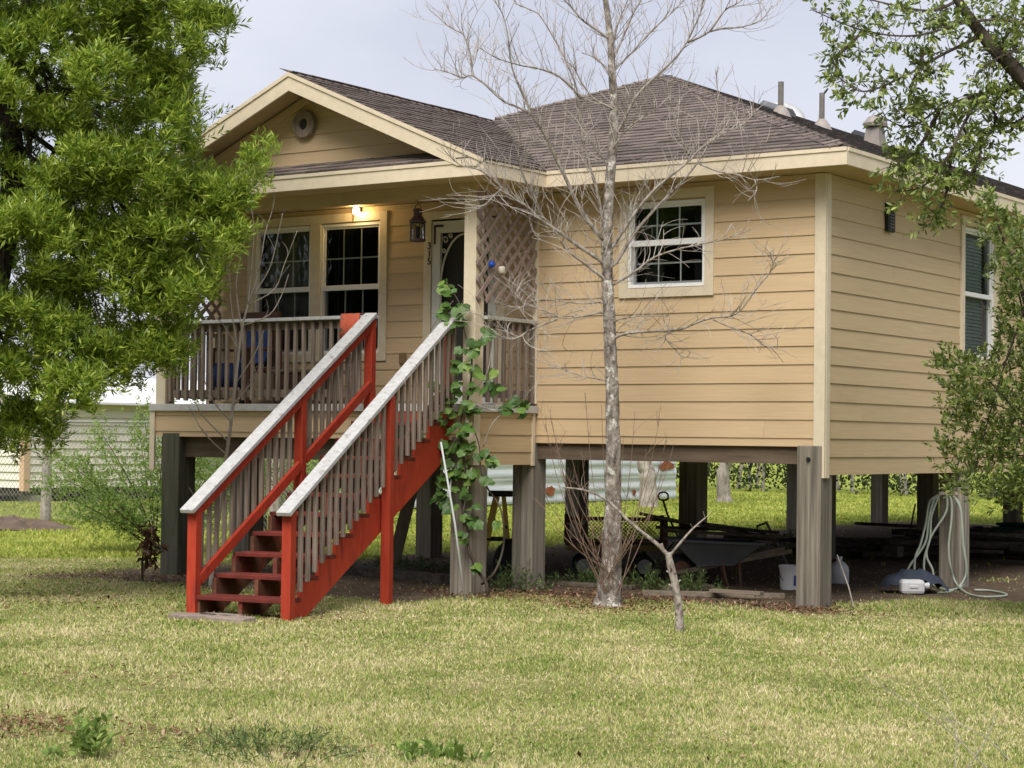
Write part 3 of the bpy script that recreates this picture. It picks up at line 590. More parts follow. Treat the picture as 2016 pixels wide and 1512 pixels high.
for t in (-.475, .49):
    rl = MB().bar(q(-.13,t,hz(-.13)), q(3.30,t,hz(3.30)-.0), .138, .038).build('handrail', 'white_paint', ST, bevel=.004)
    if t < 0:
        MB().bar(q(.045,t+.02,hz(.045)-.075), q(3.235,t+.02,hz(3.235)-.075), .038, .10).build('rail', 'red_paint', ST, bevel=.003)
        for s0, s1 in ((.045,1.79), (1.90,3.24)): MB().bar(q(s0,t+.03,.285+.566*s0), q(s1,t+.03,.285+.566*s1), .038, .092).build('rail', 'red_paint', ST, bevel=.003)
        n = 25
        for i in range(n):
            s = .135+i*.128
            if abs(s-1.85) < .075 or s > 3.2: continue
            MB().bar(q(s,t-.018,.25+.566*s+random.uniform(-.012,.012)), q(s+random.uniform(-.006,.006),t-.018,hz(s)-.03), .036, .036, sd_).build('baluster', 'baluster', ST, bevel=.003)
    else:
        MB().bar(q(.05,t-.012,.30+.566*.05), q(3.2,t-.012,.30+.566*3.2), .034, .085).build('rail', 'red_tread', ST)
        for i in range(25):
            s = .13+i*.128
            if abs(s-1.8) < .07: continue
            j = random.uniform(-.012,.012)
            MB().bar(q(s,t+.027,.165+.566*s+j), q(s+random.uniform(-.006,.006),t+.027,hz(s)-.022), .036, .036, sd_).build('baluster', 'baluster', ST, bevel=.003)
MB().bar(V(-4.62,-1.175,1.77), V(-3.55,-1.175,1.77), .03, .13, (0,0,1)).build('header', 'red_paint', ST)
MB().bar(q(3.16,.49,hz(3.16)-.06), q(3.30,.49,hz(3.30)-.06), .05, .08).build('rail_bracket', 'grey_paint', ST)

# ================================================================== THINGS ON THE PORCH AND THE HOUSE
# wall lamp with a lit bulb
lp = on(700, 411, 1, -.10)
WL = thing('wall_lamp', 'lit wall lamp glowing above the porch windows', 'lamp', (lp.x, -.03, lp.z-.05))
MB().lathe((lp.x-.03, -.024, lp.z), [(.055,0),(.055,.015),(.02,.02),(.02,.05)], 14, (0,-1,0)).build('base', 'black_metal', WL)
MB().prism([(lp.x-.10,-.03,lp.z+.03),(lp.x-.035,-.03,lp.z+.05),(lp.x-.05,-.03,lp.z-.03),(lp.x-.085,-.03,lp.z-.13)], (0,-.02,0)).build('shade', 'plaque', WL)
MB().lathe((lp.x, -.09, lp.z-.03), [(.005,-.04),(.03,-.03),(.042,0),(.03,.035),(.014,.06)], 14).build('bulb', 'bulb', WL, smooth=True)
ll = bpy.data.lights.new('lamp_light', 'POINT'); ll.energy = 2.4; ll.color = (1,.68,.3); ll.shadow_soft_size = .05
lo = bpy.data.objects.new('lamp_light', ll); col.objects.link(lo); lo.parent = WL; lo.location = V(lp.x+.03, -.16, lp.z-.02)-wloc(WL)
# hanging lantern
ln = on(822, 476, 1, -.8)
LA = thing('hanging_lantern', 'purple-brown metal lantern hanging under the porch eave', 'lantern', ln)
MB().lathe(ln, [(.075,0),(.085,.01),(.085,.028),(.07,.032)], 8).build('base', 'lantern_paint', LA)
MB().lathe(ln+V(0,0,.2), [(.09,0),(.09,.015),(.045,.075),(.045,.12),(.055,.122),(.055,.135),(.03,.15)], 8).build('hood', 'lantern_paint', LA)
for i in range(8): a = math.pi*(2*i+1)/8; p = ln+V(math.cos(a)*.077, math.sin(a)*.077, 0); MB().tube([p+V(0,0,.02), p+V(0,0,.205)], .006, 5).build('bar', 'lantern_paint', LA)
MB().lathe(ln+V(0,0,.03), [(.066,0),(.066,.17)], 8).build('glass', 'glass', LA)
MB().lathe(ln+V(0,0,.03), [(.02,0),(.02,.12),(.006,.14)], 8).build('candle', 'dark_room', LA)
MB().tube([ln+V(.04*math.cos(t), 0, .35+.05*math.sin(t)) for t in np.linspace(0, math.pi, 9)]+[ln+V(-.04,0,.35)], .004, 5).build('handle', 'black_metal', LA)
MB().tube([ln+V(0,0,.40), ln+V(0,0,.45), V(ln.x, ln.y, 4.17)], .004, 5).build('hook', 'black_metal', LA)
# house number, one digit above the other
nb = on(845, 500, 1, -.035)
HN = thing('house_number', 'black digits 315 stacked on the cream door trim', 'number', nb)
for k, ch in enumerate('315'):
    cu = bpy.data.curves.new('digit', 'FONT'); cu.body = ch; cu.size = .105; cu.extrude = .003; cu.align_x = 'CENTER'; cu.offset = .0015
    t_ = bpy.data.objects.new('tmp', cu); col.objects.link(t_); bpy.context.view_layer.update()
    me = bpy.data.meshes.new_from_object(t_.evaluated_get(bpy.context.evaluated_depsgraph_get())); bpy.data.objects.remove(t_)
    me.materials.clear(); me.materials.append(MT['digit_black']); o = bpy.data.objects.new('digit', me); col.objects.link(o); o.parent = HN
    o.rotation_euler = (math.pi/2, 0, 0); o.location = (0, 0, .055-.085*k)
# wooden plaque by the door
pq = on(793, 706, 1, -.03); tag(MB().box((pq.x-.045,-.05,pq.z-.065), (pq.x+.045,-.022,pq.z+.065)).build('wall_plaque', 'plaque', bevel=.02), 'small brown wooden plaque on the porch wall beside the windows', 'plaque')
# satellite dish behind the ridge
dsh = V(-4.45,7.75,5.98)
SD = thing('satellite_dish', 'pale grey satellite dish standing behind the roof ridge', 'dish', dsh)
dax = V(.55,-.62,.55).normalized(); dc = dsh+V(0,.1,.18)
MB().lathe(dc, [(.02,-.05),(.15,-.04),(.25,.0),(.32,.05),(.325,.055),(.25,.008),(.02,-.04)], 26, dax).build('reflector', 'dish', SD, smooth=True)
arm1 = dc+V(.30,.62,.12); MB().tube([dc-V(0,0,.3), dc+V(.25,.4,-.26), arm1+V(0,0,-.06)], .022, 6).build('arm', 'pipe_grey', SD)
MB().box(arm1-V(.04,.04,.07), arm1+V(.04,.04,.05)).build('receiver', 'dish', SD, bevel=.02); MB().tube([dsh-V(0,0,.15), dc], .03, 8).build('mast', 'pipe_grey', SD)
# trinkets hung on the lattice
b1 = on(968, 521, 0, -3.29); tag(MB().lathe(b1, [(.0,-.035),(.032,-.02),(.036,.01),(.02,.035),(.0,.036)], 10).build('blue_ornament', 'blue_plastic', smooth=True), 'small bright blue ornament stuck on the porch lattice', 'ornament')
b2 = on(988, 531, 0, -3.27); tag(MB().lathe(b2-V(0,0,.035), [(.03,0),(.036,.012),(.036,.058),(.028,.07)], 12, (.1,-.2,1)).build('cream_jar', 'cream_plastic', smooth=True), 'small cream jar hung on the porch lattice', 'jar')
# red cloth over the railing
cl = MB(); n = 9
vs = []
for i in range(n):
    x = -5.06+.26*i/(n-1); wv = .012*math.sin(i*1.9)
    vs += [V(x,-.965,2.66), V(x,-.968-wv*.3,2.872), V(x,-1.14,2.876), V(x,-1.152-wv,2.72), V(x,-1.145-wv*1.6,2.60-.09*(i % 3 == 1)+.05*math.sin(i))]
cl.add(vs, [(5*i+k, 5*i+5+k, 5*i+6+k, 5*i+1+k) for i in range(n-1) for k in range(4)])
o = cl.build('red_cloth', 'cloth_red', smooth=True); sm = o.modifiers.new('s', 'SOLIDIFY'); sm.thickness = .006; tag(o, 'red and brown patterned cloth draped over the porch railing', 'cloth')
# armchair with blue cover on the porch
CX, CY, CZ = -6.95, -.55, 1.92
CH = thing('armchair', 'brown wooden armchair standing behind the porch railing', 'chair', (CX, CY, CZ))
for sx in (-.28,.28):
    for sy in (-.25,.25): MB().bar(V(CX+sx,CY+sy,CZ), V(CX+sx,CY+sy,CZ+(.62 if sy < 0 else 1.0)), .05, .05, (0,1,0)).build('leg', 'chair_wood', CH, bevel=.006)
    MB().box((CX+sx-.045,CY-.3,CZ+.62), (CX+sx+.045,CY+.25,CZ+.65)).build('armrest', 'chair_wood', CH, bevel=.006)
MB().box((CX-.27,CY-.27,CZ+.38), (CX+.27,CY+.25,CZ+.43)).build('seat', 'chair_wood', CH, bevel=.01)
for i in range(5): x = CX-.2+.1*i; MB().box((x-.035,CY+.235,CZ+.45), (x+.035,CY+.255,CZ+1.0)).build('slat', 'chair_wood', CH)
MB().box((CX-.3,CY+.22,CZ+1.0), (CX+.3,CY+.27,CZ+1.08)).build('top_rail', 'chair_wood', CH, bevel=.01)
bl = MB(); N = 8; vs = []
prof = [(.215,.95),(.20,.75),(.18,.55),(.10,.47),(-.05,.455),(-.24,.46),(-.285,.40),(-.29,.20)]
for i in range(N):
    x = CX-.22+.42*i/(N-1)
    vs += [V(x+.01*math.sin(k*2+i), CY+a+.012*math.sin(i*2+k), CZ+b+.008*math.sin(i*3)) for k, (a, b) in enumerate(prof)]
m_ = len(prof); bl.add(vs, [(m_*i+k, m_*i+m_+k, m_*i+m_+k+1, m_*i+k+1) for i in range(N-1) for k in range(m_-1)])
o = bl.build('blue_blanket', 'cloth_blue', smooth=True); o.modifiers.new('s', 'SOLIDIFY').thickness = .02; tag(o, 'dark blue blanket thrown over the porch armchair', 'blanket')
BX = thing('storage_box', 'low brown wicker box on the porch below the windows', 'box', (-6.05,-.45,1.92))
MB().box((-6.4,-.7,1.925), (-5.75,-.25,2.28)).build('body', 'chair_wood', BX, bevel=.02); MB().box((-6.42,-.72,2.281), (-5.73,-.23,2.32)).build('lid', 'lattice', BX, bevel=.012)
# ================================================================== THINGS BELOW AND AROUND THE HOUSE
EX = V(RT.x, RT.y, 0).normalized(); EY = V(-EX.y, EX.x, 0)      # a frame turned square to the view, for loose things lying about
def fr_(o, u, v_, z): return o+EX*u+EY*v_+V(0,0,z)
# wheelbarrow
wo = on(1400, 1152, 2, 0); WB = thing('wheelbarrow', 'dark grey wheelbarrow loaded with scrap boards under the house', 'wheelbarrow', wo)
rim = [(-.47,-.30,.50),(.52,-.33,.47),(.52,.33,.47),(-.47,.30,.50)]; bot = [(-.17,-.17,.215),(.24,-.21,.235),(.24,.21,.235),(-.17,.17,.215)]
t = MB(); R_ = [fr_(wo,*p) for p in rim]; B_ = [fr_(wo,*p) for p in bot]; Ri = [fr_(wo,u*.95,v_*.92,z) for u,v_,z in rim]; Bi = [fr_(wo,u*.95,v_*.92,z+.02) for u,v_,z in bot]
t.add(R_+B_+Ri+Bi, [(4,5,6,7)]+[((i+1)%4, i, 4+i, 4+(i+1)%4) for i in range(4)]+[(8+i, 8+(i+1)%4, 12+(i+1)%4, 12+i) for i in range(4)]+[(15,14,13,12)]+[(i, (i+1)%4, 8+(i+1)%4, 8+i) for i in range(4)])
t.build('tub', 'tub', WB, bevel=.02)
rm = MB(); 
for i in range(4): rm.bar(R_[i], R_[(i+1)%4], .045, .03)
rm.build('rim', 'tub', WB, bevel=.008)
for s in (-1, 1):
    MB().bar(fr_(wo,-.42,s*.06,.13), fr_(wo,.84,s*.30,.40), .04, .045).build('handle', 'wood_x', WB, bevel=.006)
    MB().tube([fr_(wo,.10,s*.2,.24), fr_(wo,.16,s*.23,.0), fr_(wo,.30,s*.23,.0), fr_(wo,.28,s*.22,.27)], .016, 6).build('leg', 'cart_brown', WB)
wh = MB().lathe(fr_(wo,-.33,-.045,.17), [(.10,0),(.165,.01),(.172,.045),(.165,.08),(.10,.09)], 20, EY).build('tyre', 'rubber', WB, smooth=True)
MB().lathe(fr_(wo,-.33,-.075,.17), [(.02,0),(.095,.02),(.095,.08),(.02,.10)], 16, EY).build('rim_disc', 'cart_brown', wh)
for i, (u0, v0, z0, u1, v1, z1, w_) in enumerate(((-.80,-.12,.78,.72,-.05,.50,.14), (-.72,.05,.74,.66,.10,.53,.12), (-.55,-.2,.60,.80,-.22,.55,.09), (-.6,.16,.62,.45,.2,.60,.12), (-.35,-.02,.66,.74,.02,.585,.10), (-.1,-.1,.68,.5,.14,.60,.08))):
    o = MB().bar(fr_(wo,u0,v0,z0), fr_(wo,u1,v1,z1), w_, .032).build('scrap_board', 'scrap', bevel=.004); tag(o, 'dark weathered board piled in the wheelbarrow', 'board', 'boards in the wheelbarrow')
# garden cart
co = on(1208, 1133, 2, 0); GC = thing('garden_cart', 'garden cart with rusty brown mesh sides on white-rimmed wheels', 'cart', co)
MB().bar(fr_(co,-.55,0,.335), fr_(co,.60,0,.335), .55, .07).build('bed', 'cart_wood', GC, bevel=.006)
for v_ in (-.27,.27):
    for z in (.40,.66): MB().bar(fr_(co,-.55,v_,z), fr_(co,.60,v_,z), .022, .022).build('side_rail', 'cart_brown', GC)
    for u in (-.55,-.02,.58): MB().bar(fr_(co,u,v_,.36), fr_(co,u,v_,.70), .05, .03, EY).build('stake', 'cart_brown', GC)
    ms = MB(); 
    for i in range(32):
        for sg in (1,-1):
            a = -.55+i*.045-.13; u0, u1 = (a, a+.26) if sg > 0 else (a+.26, a)
            p0, p1 = [u0,.40], [u1,.66]
            lo_, hi_ = -.55,.60
            if min(u0,u1) < lo_ or max(u0,u1) > hi_: continue
            ms.bar(fr_(co,u0,v_+.004*sg,.40), fr_(co,u1,v_+.004*sg,.66), .006, .006)
    ms.build('mesh_side', 'cart_brown', GC)
for u in (-.55,.6):
    MB().bar(fr_(co,u,-.27,.66), fr_(co,u,.27,.66), .022, .022).build('end_rail', 'cart_brown', GC)
    ms = MB()
    for i in range(12): ms.bar(fr_(co,u,-.27+i*.045,.38), fr_(co,u,-.27+i*.045,.66), .006, .006)
    ms.build('mesh_end', 'cart_brown', GC)
for u in (-.36,.34):
    MB().tube([fr_(co,u,-.3,.125), fr_(co,u,.3,.125)], .014, 6).build('axle', 'black_metal', GC); MB().bar(fr_(co,u,-.12,.12), fr_(co,u,-.12,.31), .05, .05, EX).build('strut', 'black_metal', GC)
    for v_ in (-.31,.25):
        w_ = MB().lathe(fr_(co,u,v_,.125), [(.08,.0),(.115,.005),(.125,.03),(.115,.058),(.08,.062)], 20, EY).build('wheel', 'rubber', GC, smooth=True)
        MB().lathe(fr_(co,u,v_-.02,.125), [(.02,0),(.025,.004),(.07,.008),(.085,.011),(.082,.05),(.02,.07)], 18, EY).build('rim', 'rim_white', w_)
MB().tube([fr_(co,.62,0,.3), fr_(co,.75,0,.45), fr_(co,.62,0,.72), fr_(co,.57,.0,.88)], .014, 6).build('pull_handle', 'black_metal', GC)
MB().tube([fr_(co,.57+.06*math.cos(a),0,.93+.05*math.sin(a)) for a in np.linspace(0,6.28,12)], .012, 6).build('grip', 'cart_brown', GC)
# yellow stepladder
lo_ = on(972, 1142, 2, 0); SL = thing('stepladder', 'yellow stepladder with black top standing behind the vine-covered piling', 'ladder', lo_)
topz = .93
for v_ in (-.17,.17):
    MB().bar(fr_(lo_,-.18,v_*1.3,.0), fr_(lo_,.02,v_*.75,topz), .035, .075, EX).build('front_rail', 'ladder_yellow', SL, bevel=.004)
    MB().bar(fr_(lo_,.20,v_*1.3,.0), fr_(lo_,.10,v_*.75,topz), .03, .05, EX).build('rear_rail', 'ladder_yellow', SL, bevel=.004)
    MB().bar(fr_(lo_,-.09,v_*1.1,.46), fr_(lo_,.15,v_*1.1,.46), .012, .03).build('spreader', 'black_metal', SL)
for z in (.22,.45,.68): u = -.18+.2*z/topz; MB().bar(fr_(lo_,u,-.17*(1.3-.55*z/topz),z), fr_(lo_,u,.17*(1.3-.55*z/topz),z), .09, .025).build('step', 'black_metal', SL)
for z in (.25,.6): u = .2-.1*z/topz; MB().bar(fr_(lo_,u,-.2,z), fr_(lo_,u,.2,z), .02, .03).build('rear_brace', 'black_metal', SL)
MB().bar(fr_(lo_,-.07,0,topz+.035), fr_(lo_,.20,0,topz+.035), .30, .06).build('top_cap', 'black_metal', SL, bevel=.012)
# old tyre leaning behind the piling
to = on(1012, 1146, 2, 0); tr = thing('old_tyre', 'black tyre leaning behind the second piling', 'tyre', to); ax = (EY+V(0,0,.25)-EX*.5).normalized()
MB().lathe(to+V(0,0,.24), [(.13,-.06),(.17,-.075),(.23,-.065),(.25,-.03),(.25,.03),(.23,.065),(.17,.075),(.13,.06),(.135,0)], 28, ax).build('tread', 'rubber', tr, smooth=True)
# white bucket
bo = on(1556, 1161, 2, 0); BK = thing('bucket', 'white plastic bucket with blue label beside the corner piling', 'bucket', bo)
MB().lathe(bo, [(.10,0),(.105,.005),(.122,.235),(.13,.237),(.13,.262),(.118,.262),(.10,.02)], 22).build('body', 'plastic_white', BK, smooth=False)
lab = MB(); vs = []
for i in range(7): a = -1.9+i*.16; d_ = EX*math.cos(a+.5)+EY*math.sin(a+.5); vs += [bo+d_*.1145+V(0,0,.05), bo+d_*.1215+V(0,0,.16)]
lab.add(vs, [(2*i,2*i+2,2*i+3,2*i+1) for i in range(6)]); lab.build('label', 'label_blue', BK)
MB().tube([fr_(bo,-.13*math.cos(a),-.13*math.sin(a)*.5-.02,.22-.16*math.sin(a)) for a in np.linspace(0,math.pi,12)], .004, 5).build('handle', 'black_metal', BK)
# round white bottle behind the corner piling
jo = on(1652, 1150, 2, 0); JB = thing('white_bottle', 'round white plastic bottle standing behind the corner piling', 'bottle', jo)
MB().lathe(jo, [(.09,0),(.108,.02),(.11,.15),(.10,.20),(.06,.245),(.03,.26),(.03,.285)], 20).build('body', 'plastic_white', JB, smooth=True); MB().lathe(jo+V(0,0,.28), [(.036,0),(.036,.03)], 12).build('cap', 'plastic_white', JB)
# white jug lying on its side, dark tarp round it
uo = on(1795, 1170, 2, 0); JG = thing('jug', 'white plastic jug lying on its side beside the hose', 'jug', uo)
MB().bar(fr_(uo,-.125,-.0,.08), fr_(uo,.125,-.0,.08), .17, .15).build('body', 'plastic_white', JG, bevel=.035)
MB().bar(fr_(uo,-.04,-.088,.085), fr_(uo,.05,-.088,.085), .012, .03).build('grip', 'plastic_white', JG, bevel=.005); MB().lathe(fr_(uo,.125,.02,.09), [(.03,0),(.03,.03),(.034,.03),(.034,.06)], 12, EX).build('cap', 'plastic_white', JG)
tp = MB(); nu, nv = 15, 9; vs = []
for i in range(nu):
    for j in range(nv):
        u = -.27+.66*i/(nu-1); v_ = .02+.42*j/(nv-1); e = max(0, 1-((u-.06)/.36)**2)*max(0, 1-((v_-.22)/.25)**2)
        vs.append(fr_(uo, u+.02*math.sin(j*2.1), v_, .005+.24*e**.6+.025*math.sin(i*1.7+j)*math.cos(j*1.3)+.012*math.sin(i*3.1)))
tp.add(vs, [(i*nv+j, (i+1)*nv+j, (i+1)*nv+j+1, i*nv+j+1) for i in range(nu-1) for j in range(nv-1)])
tag(tp.build('tarp', 'tarp', smooth=True), 'dark blue tarp heaped behind the white jug', 'tarp')
# garden hose over the side piling
hd = dep((-.13,3.45,.8)); H0 = lambda x, y: (1500+x/3.78, 860+y/3.78)
hs = MB()
def hose(pts, d0=0, ground_from=None):
    P = []
    for i, (x, y) in enumerate(pts):
        px, py = H0(x, y); a = pt(px, py, hd-.26+d0*math.sin(i*1.1))
        g_ = on(px, py, 2, .015)
        P.append(g_ if dep(g_) < dep(a)+.02 or a.z < .015 else a)
    # smooth the run
    Q = []
    for i in range(len(P)-1):
        p0, p1, p2, p3 = P[max(i-1,0)], P[i], P[i+1], P[min(i+2,len(P)-1)]
        for t in np.linspace(0, 1, 7)[:-1]:
            Q.append(.5*((2*p1)+(-p0+p2)*t+(2*p0-5*p1+4*p2-p3)*t*t+(-p0+3*p1-3*p2+p3)*t**3))
    hs.tube(Q+[P[-1]], .0125, 7)
hose([(1340,420),(1250,480),(1220,640),(1180,800),(1140,900),(1135,1030)], .03)
hose([(1350,412),(1280,470),(1240,620),(1215,790),(1100,960),(1075,1030)], .02)
hose([(1375,425),(1370,560),(1260,740),(1225,880),(1270,990),(1275,1070)], .03)
hose([(1380,418),(1410,480),(1410,620),(1390,800),(1400,950),(1440,1080),(1520,1160),(1640,1190),(1800,1185),(1810,1168),(1700,1145),(1580,1140)], .02)
hose([(1400,420),(1470,500),(1490,640),(1500,800),(1520,950),(1510,1050),(1450,1130),(1350,1160),(1250,1140),(1215,1100)], .025)
hose([(1335,410),(1300,480),(1260,600),(1250,760),(1210,900),(1215,1030),(1290,1110),(1400,1140),(1500,1100),(1525,1000),(1495,800),(1480,560),(1440,460),(1390,410)], .02)
tag(hs.build('garden_hose', 'hose', smooth=True), 'pale green garden hose looped over the side piling', 'hose')
hk = pt(*H0(1370,420), hd-.22); tag(MB().bar(hk-EX*.09, hk+EX*.12, .10, .03).build('hose_hook', 'board_tan'), 'short board nailed to the piling to carry the hose', 'board')
# loose boards and sticks
def board(px0, py0, px1, py1, w_, th, m_, label, z=.0, name='plank'):
    a, b = on(px0, py0, 2, z), on(px1, py1, 2, z); a.z += th/2; b.z += th/2
    return tag(MB().bar(a, b, w_, th).build(name, m_, bevel=.004), label, 'plank')
board(1265,1172,1545,1178,.14,.05,'wood_x','long grey plank lying on the ground under the front wall')
board(1310,1164,1400,1160,.12,.05,'wood_x','short grey plank lying behind the forked sapling')
board(1400,1166,1500,1172,.10,.035,'wood_x','short plank lying on top of the long grey plank', .055)
board(700,1130,880,1150,.20,.10,'scrap','dark timber lying on the ground behind the stairs')
board(1080,1150,1250,1160,.16,.04,'wood_x','grey plank on the ground behind the big bare tree')
a, b = on(772,1108,2,0), None; pA = pt(775,1108,dep(a)); pB = pt(812,958,dep(a)+.35)
tag(MB().bar(pA, pB, .16, .035, EY).build('leaning_board', 'board_tan', bevel=.004), 'pale tan board leaning behind the stairs', 'board')
pA = on(916,1186,2,0); pB = pt(868,870,dep(pA)+.05)
tag(MB().tube([pA, (pA+pB)/2+EX*.015, pB], [.011,.011,.009], 7).build('white_pole', 'pole_white', smooth=True), 'thin white pole leaning against the vine-covered piling', 'pole')
pA = on(1681,1195,2,0); pB = pt(1648,1092,dep(pA)+.1)
tag(MB().tube([pA, (pA*.6+pB*.4)+EX*.012, pB], [.007,.007,.004], 6).build('dry_stick', 'twig'), 'thin dry stick standing in the grass beside the corner piling', 'stick')
pA = on(1788,1062,2,0); pB = pt(1802,992,dep(pA)+.05); BR = tag(MB().tube([pA, pB], [.016,.014], 6).build('tool_handle', 'black_metal'), 'dark tool handle leaning against an inner piling above the junk heap', 'handle')
pA = on(1560,1135,2,0); pB = pt(1508,1027,dep(pA)); SH = thing('shovel', 'long-handled shovel sticking up behind the wheelbarrow', 'shovel', pA)
MB().tube([pA+V(0,0,.02), pB], .016, 7).build('shaft', 'pipe_grey', SH); MB().tube([pB+EX*a_+V(0,0,b_) for a_, b_ in ((-.01,-.02),(-.10,-.05),(-.11,-.12),(-.03,-.14),(.03,-.12))], .014, 6).build('grip', 'black_metal', SH); MB().bar(pA-V(0,0,.02), pA+(pB-pA)*.2+V(0,0,.0), .18, .02, EY).build('blade', 'black_metal', SH, bevel=.006)
# lumber heap further back
rl = random.Random(4)
for i in range(26):
    c = V(-2.7+rl.uniform(-1.5,1.6), 9.2+rl.uniform(-2.0,2.4), .05+.035*(i//3)); a_ = rl.uniform(-.35,.35)+.6; L_ = rl.uniform(.5,1.2); d_ = V(math.cos(a_), math.sin(a_), rl.uniform(-.05,.05))
    o = MB().bar(c-d_*L_, c+d_*L_, rl.uniform(.1,.22), rl.uniform(.04,.09)).build('lumber_plank', 'scrap', bevel=.005); tag(o, 'dark plank in the lumber heap under the house', 'plank', 'planks of the lumber heap')
for i, (px, py) in enumerate(((1775,1062),(1800,1058),(1758,1082))):
    c = on(px, py+14, 2, .12); o = MB().box(c-V(.11,.09,.0), c+V(.11,.09,.14)).build('concrete_block', 'scrap', bevel=.01); tag(o, ['dark block on the heap left of the tool handle', 'dark block on the heap at the foot of the tool handle', 'lone dark block in front of the heap'][i], 'block')
for i in range(9):
    c = V(-.9+rl.uniform(-1,.8), 8.6+rl.uniform(-.8,1.5), .06+.04*(i//2)); a_ = rl.uniform(-.4,.4)+.2; L_ = rl.uniform(.5,1.0); d_ = V(math.cos(a_), math.sin(a_), 0)
    o = MB().bar(c-d_*L_, c+d_*L_, rl.uniform(.1,.2), .05).build('lumber_plank', 'scrap', bevel=.005); tag(o, 'dark plank stacked behind the hose piling', 'plank', 'planks behind the hose piling')
go = on(1940,1052,2,0.12); bd = MB(); 
for i in range(10):
    a_ = i*.63; bd.tube([go+V(.25*math.cos(a_+k*.35)*(1-.05*k), .16*math.sin(a_+k*.35), .06+.05*math.sin(k*1.1+i)) for k in range(9)], .025, 6)
tag(bd.build('cable_bundle', 'black_metal', smooth=True), 'tangled dark bundle on boards behind the hose piling', 'bundle')
gb = on(2005,1085,2,0); GB = thing('green_bin', 'dark green plastic bin at the right edge under the house', 'bin', gb); MB().box(gb-V(.25,.2,0), gb+V(.25,.2,.38)).build('body', 'green_plastic', GB, bevel=.03); MB().box(gb+V(-.27,-.22,.381), gb+V(.27,.22,.42)).build('lid', 'green_plastic', GB, bevel=.012)
# stepping stones at the foot of the stairs
for i, (u, s, w_, d_, a_) in enumerate(((-.30,-.27,.42,.24,.1), (.12,-.33,.44,.26,-.12), (-.10,-.16,.40,.2,.02))):
    c = q(s, u, -.005); ca, sa = math.cos(a_), math.sin(a_); sx_ = se_*ca+sd_*sa; sy_ = sd_*ca-se_*sa; k_ = 9; rr = random.Random(i)
    poly = [c+sx_*w_/2*math.copysign(abs(math.cos(t))**.5, math.cos(t))*rr.uniform(.9,1.05)+sy_*d_/2*math.copysign(abs(math.sin(t))**.5, math.sin(t))*rr.uniform(.88,1.06) for t in np.linspace(.2, 6.28+.2, k_+1)[:-1]]
    tag(MB().prism(poly, (0,0,.045)).build('stepping_stone', 'paver', bevel=.008), ['left flat stone at the foot of the stairs', 'right flat stone at the foot of the stairs', 'flat stone tucked under the bottom tread'][i], 'stone')
# power cable at the upper left corner
tag(MB().tube([pt(-200+i*40, 30-i*6.2, 17) for i in range(12)], .012, 6).build('power_cable', 'cable'), 'dark overhead cable crossing the upper left corner', 'cable')

# ================================================================== BACKGROUND
SHX, SHY = -25.74, 12.6
SHD = thing('shed', 'long cream-sided shed with white roof beyond the wire fence', 'shed', (SHX-2, SHY+5, 0))
MB().box((SHX-4,SHY+.06,.34), (SHX-.06,SHY+12,2.30)).build('walls', 'shed_cream', SHD)
for k in range(11):
    z = .33+k*.18
    MB().add([(SHX-.061,SHY+.15,z),(SHX-.061,SHY+12,z),(SHX+.012,SHY+12,z),(SHX+.012,SHY+.15,z),(SHX-.061,SHY+.15,z+.178),(SHX-.061,SHY+12,z+.178),(SHX-.03,SHY+12,z+.178),(SHX-.03,SHY+.15,z+.178)], [(0,1,2,3),(7,6,5,4),(3,2,6,7),(0,3,7,4),(1,5,6,2)]).build('siding_board', 'shed_cream', SHD)
    MB().add([(SHX-4,SHY+.059,z),(SHX-.1,SHY+.059,z),(SHX-.1,SHY-.012,z),(SHX-4,SHY-.012,z),(SHX-4,SHY+.059,z+.178),(SHX-.1,SHY+.059,z+.178),(SHX-.1,SHY+.03,z+.178),(SHX-4,SHY+.03,z+.178)], [(0,3,2,1),(4,5,6,7),(3,7,6,2)]).build('siding_board', 'shed_cream', SHD)
MB().box((SHX-.12,SHY-.03,.26), (SHX+.03,SHY+.14,2.32)).build('corner_board', 'shed_tan', SHD)
MB().prism([V(SHX+.3,SHY-.3,2.26), V(SHX+.3,SHY-.3,2.31), V(SHX-2,SHY-.3,3.0), V(SHX-4.3,SHY-.3,2.31), V(SHX-4.3,SHY-.3,2.26), V(SHX-2,SHY-.3,2.94)], (0,12.6,0)).build('roof', 'shed_roof', SHD)
MB().prism([V(SHX-.06,SHY+.05,2.3), V(SHX-2,SHY+.05,2.9), V(SHX-4,SHY+.05,2.3)], (0,.1,0)).build('gable', 'shed_cream', SHD)
MB().box((SHX-3.9,SHY+.1,.16), (SHX-.1,SHY+12,.335)).build('skid', 'scrap', SHD)
for y in (.3,2.2,5,8,11): MB().box((SHX-.5,SHY+y,-.02), (SHX-.1,SHY+y+.45,.158)).build('block', 'concrete', SHD)
# wire fence
FN = thing('wire_fence', 'chain link fence with wooden posts in front of the cream shed', 'fence', (-18,6.3,0))
for x in (-23.5,-17.93,-12.6): MB().tube([V(x,6.3,-.05), V(x+.02,6.3,.9), V(x,6.3,2.0)], [.10,.085,.08], 9).build('post', 'far_bark', FN)
MB().tube([V(-30,6.22,1.78), V(-11.5,6.22,1.78)], .024, 6).build('top_rail', 'fence_wire', FN)
wr = MB()
for i in range(180):
    for sg in (1,-1):
        x = -29.5+i*.10; a, b = (x, x+1.68) if sg > 0 else (x+1.68, x)
        if max(a,b) > -11.5: continue
        wr.bar(V(a,6.22+.003*sg,.08), V(b,6.22+.003*sg,1.77), .0045, .0045, (0,1,0))
wr.build('wire_mesh', 'fence_wire', FN, kind='stuff')
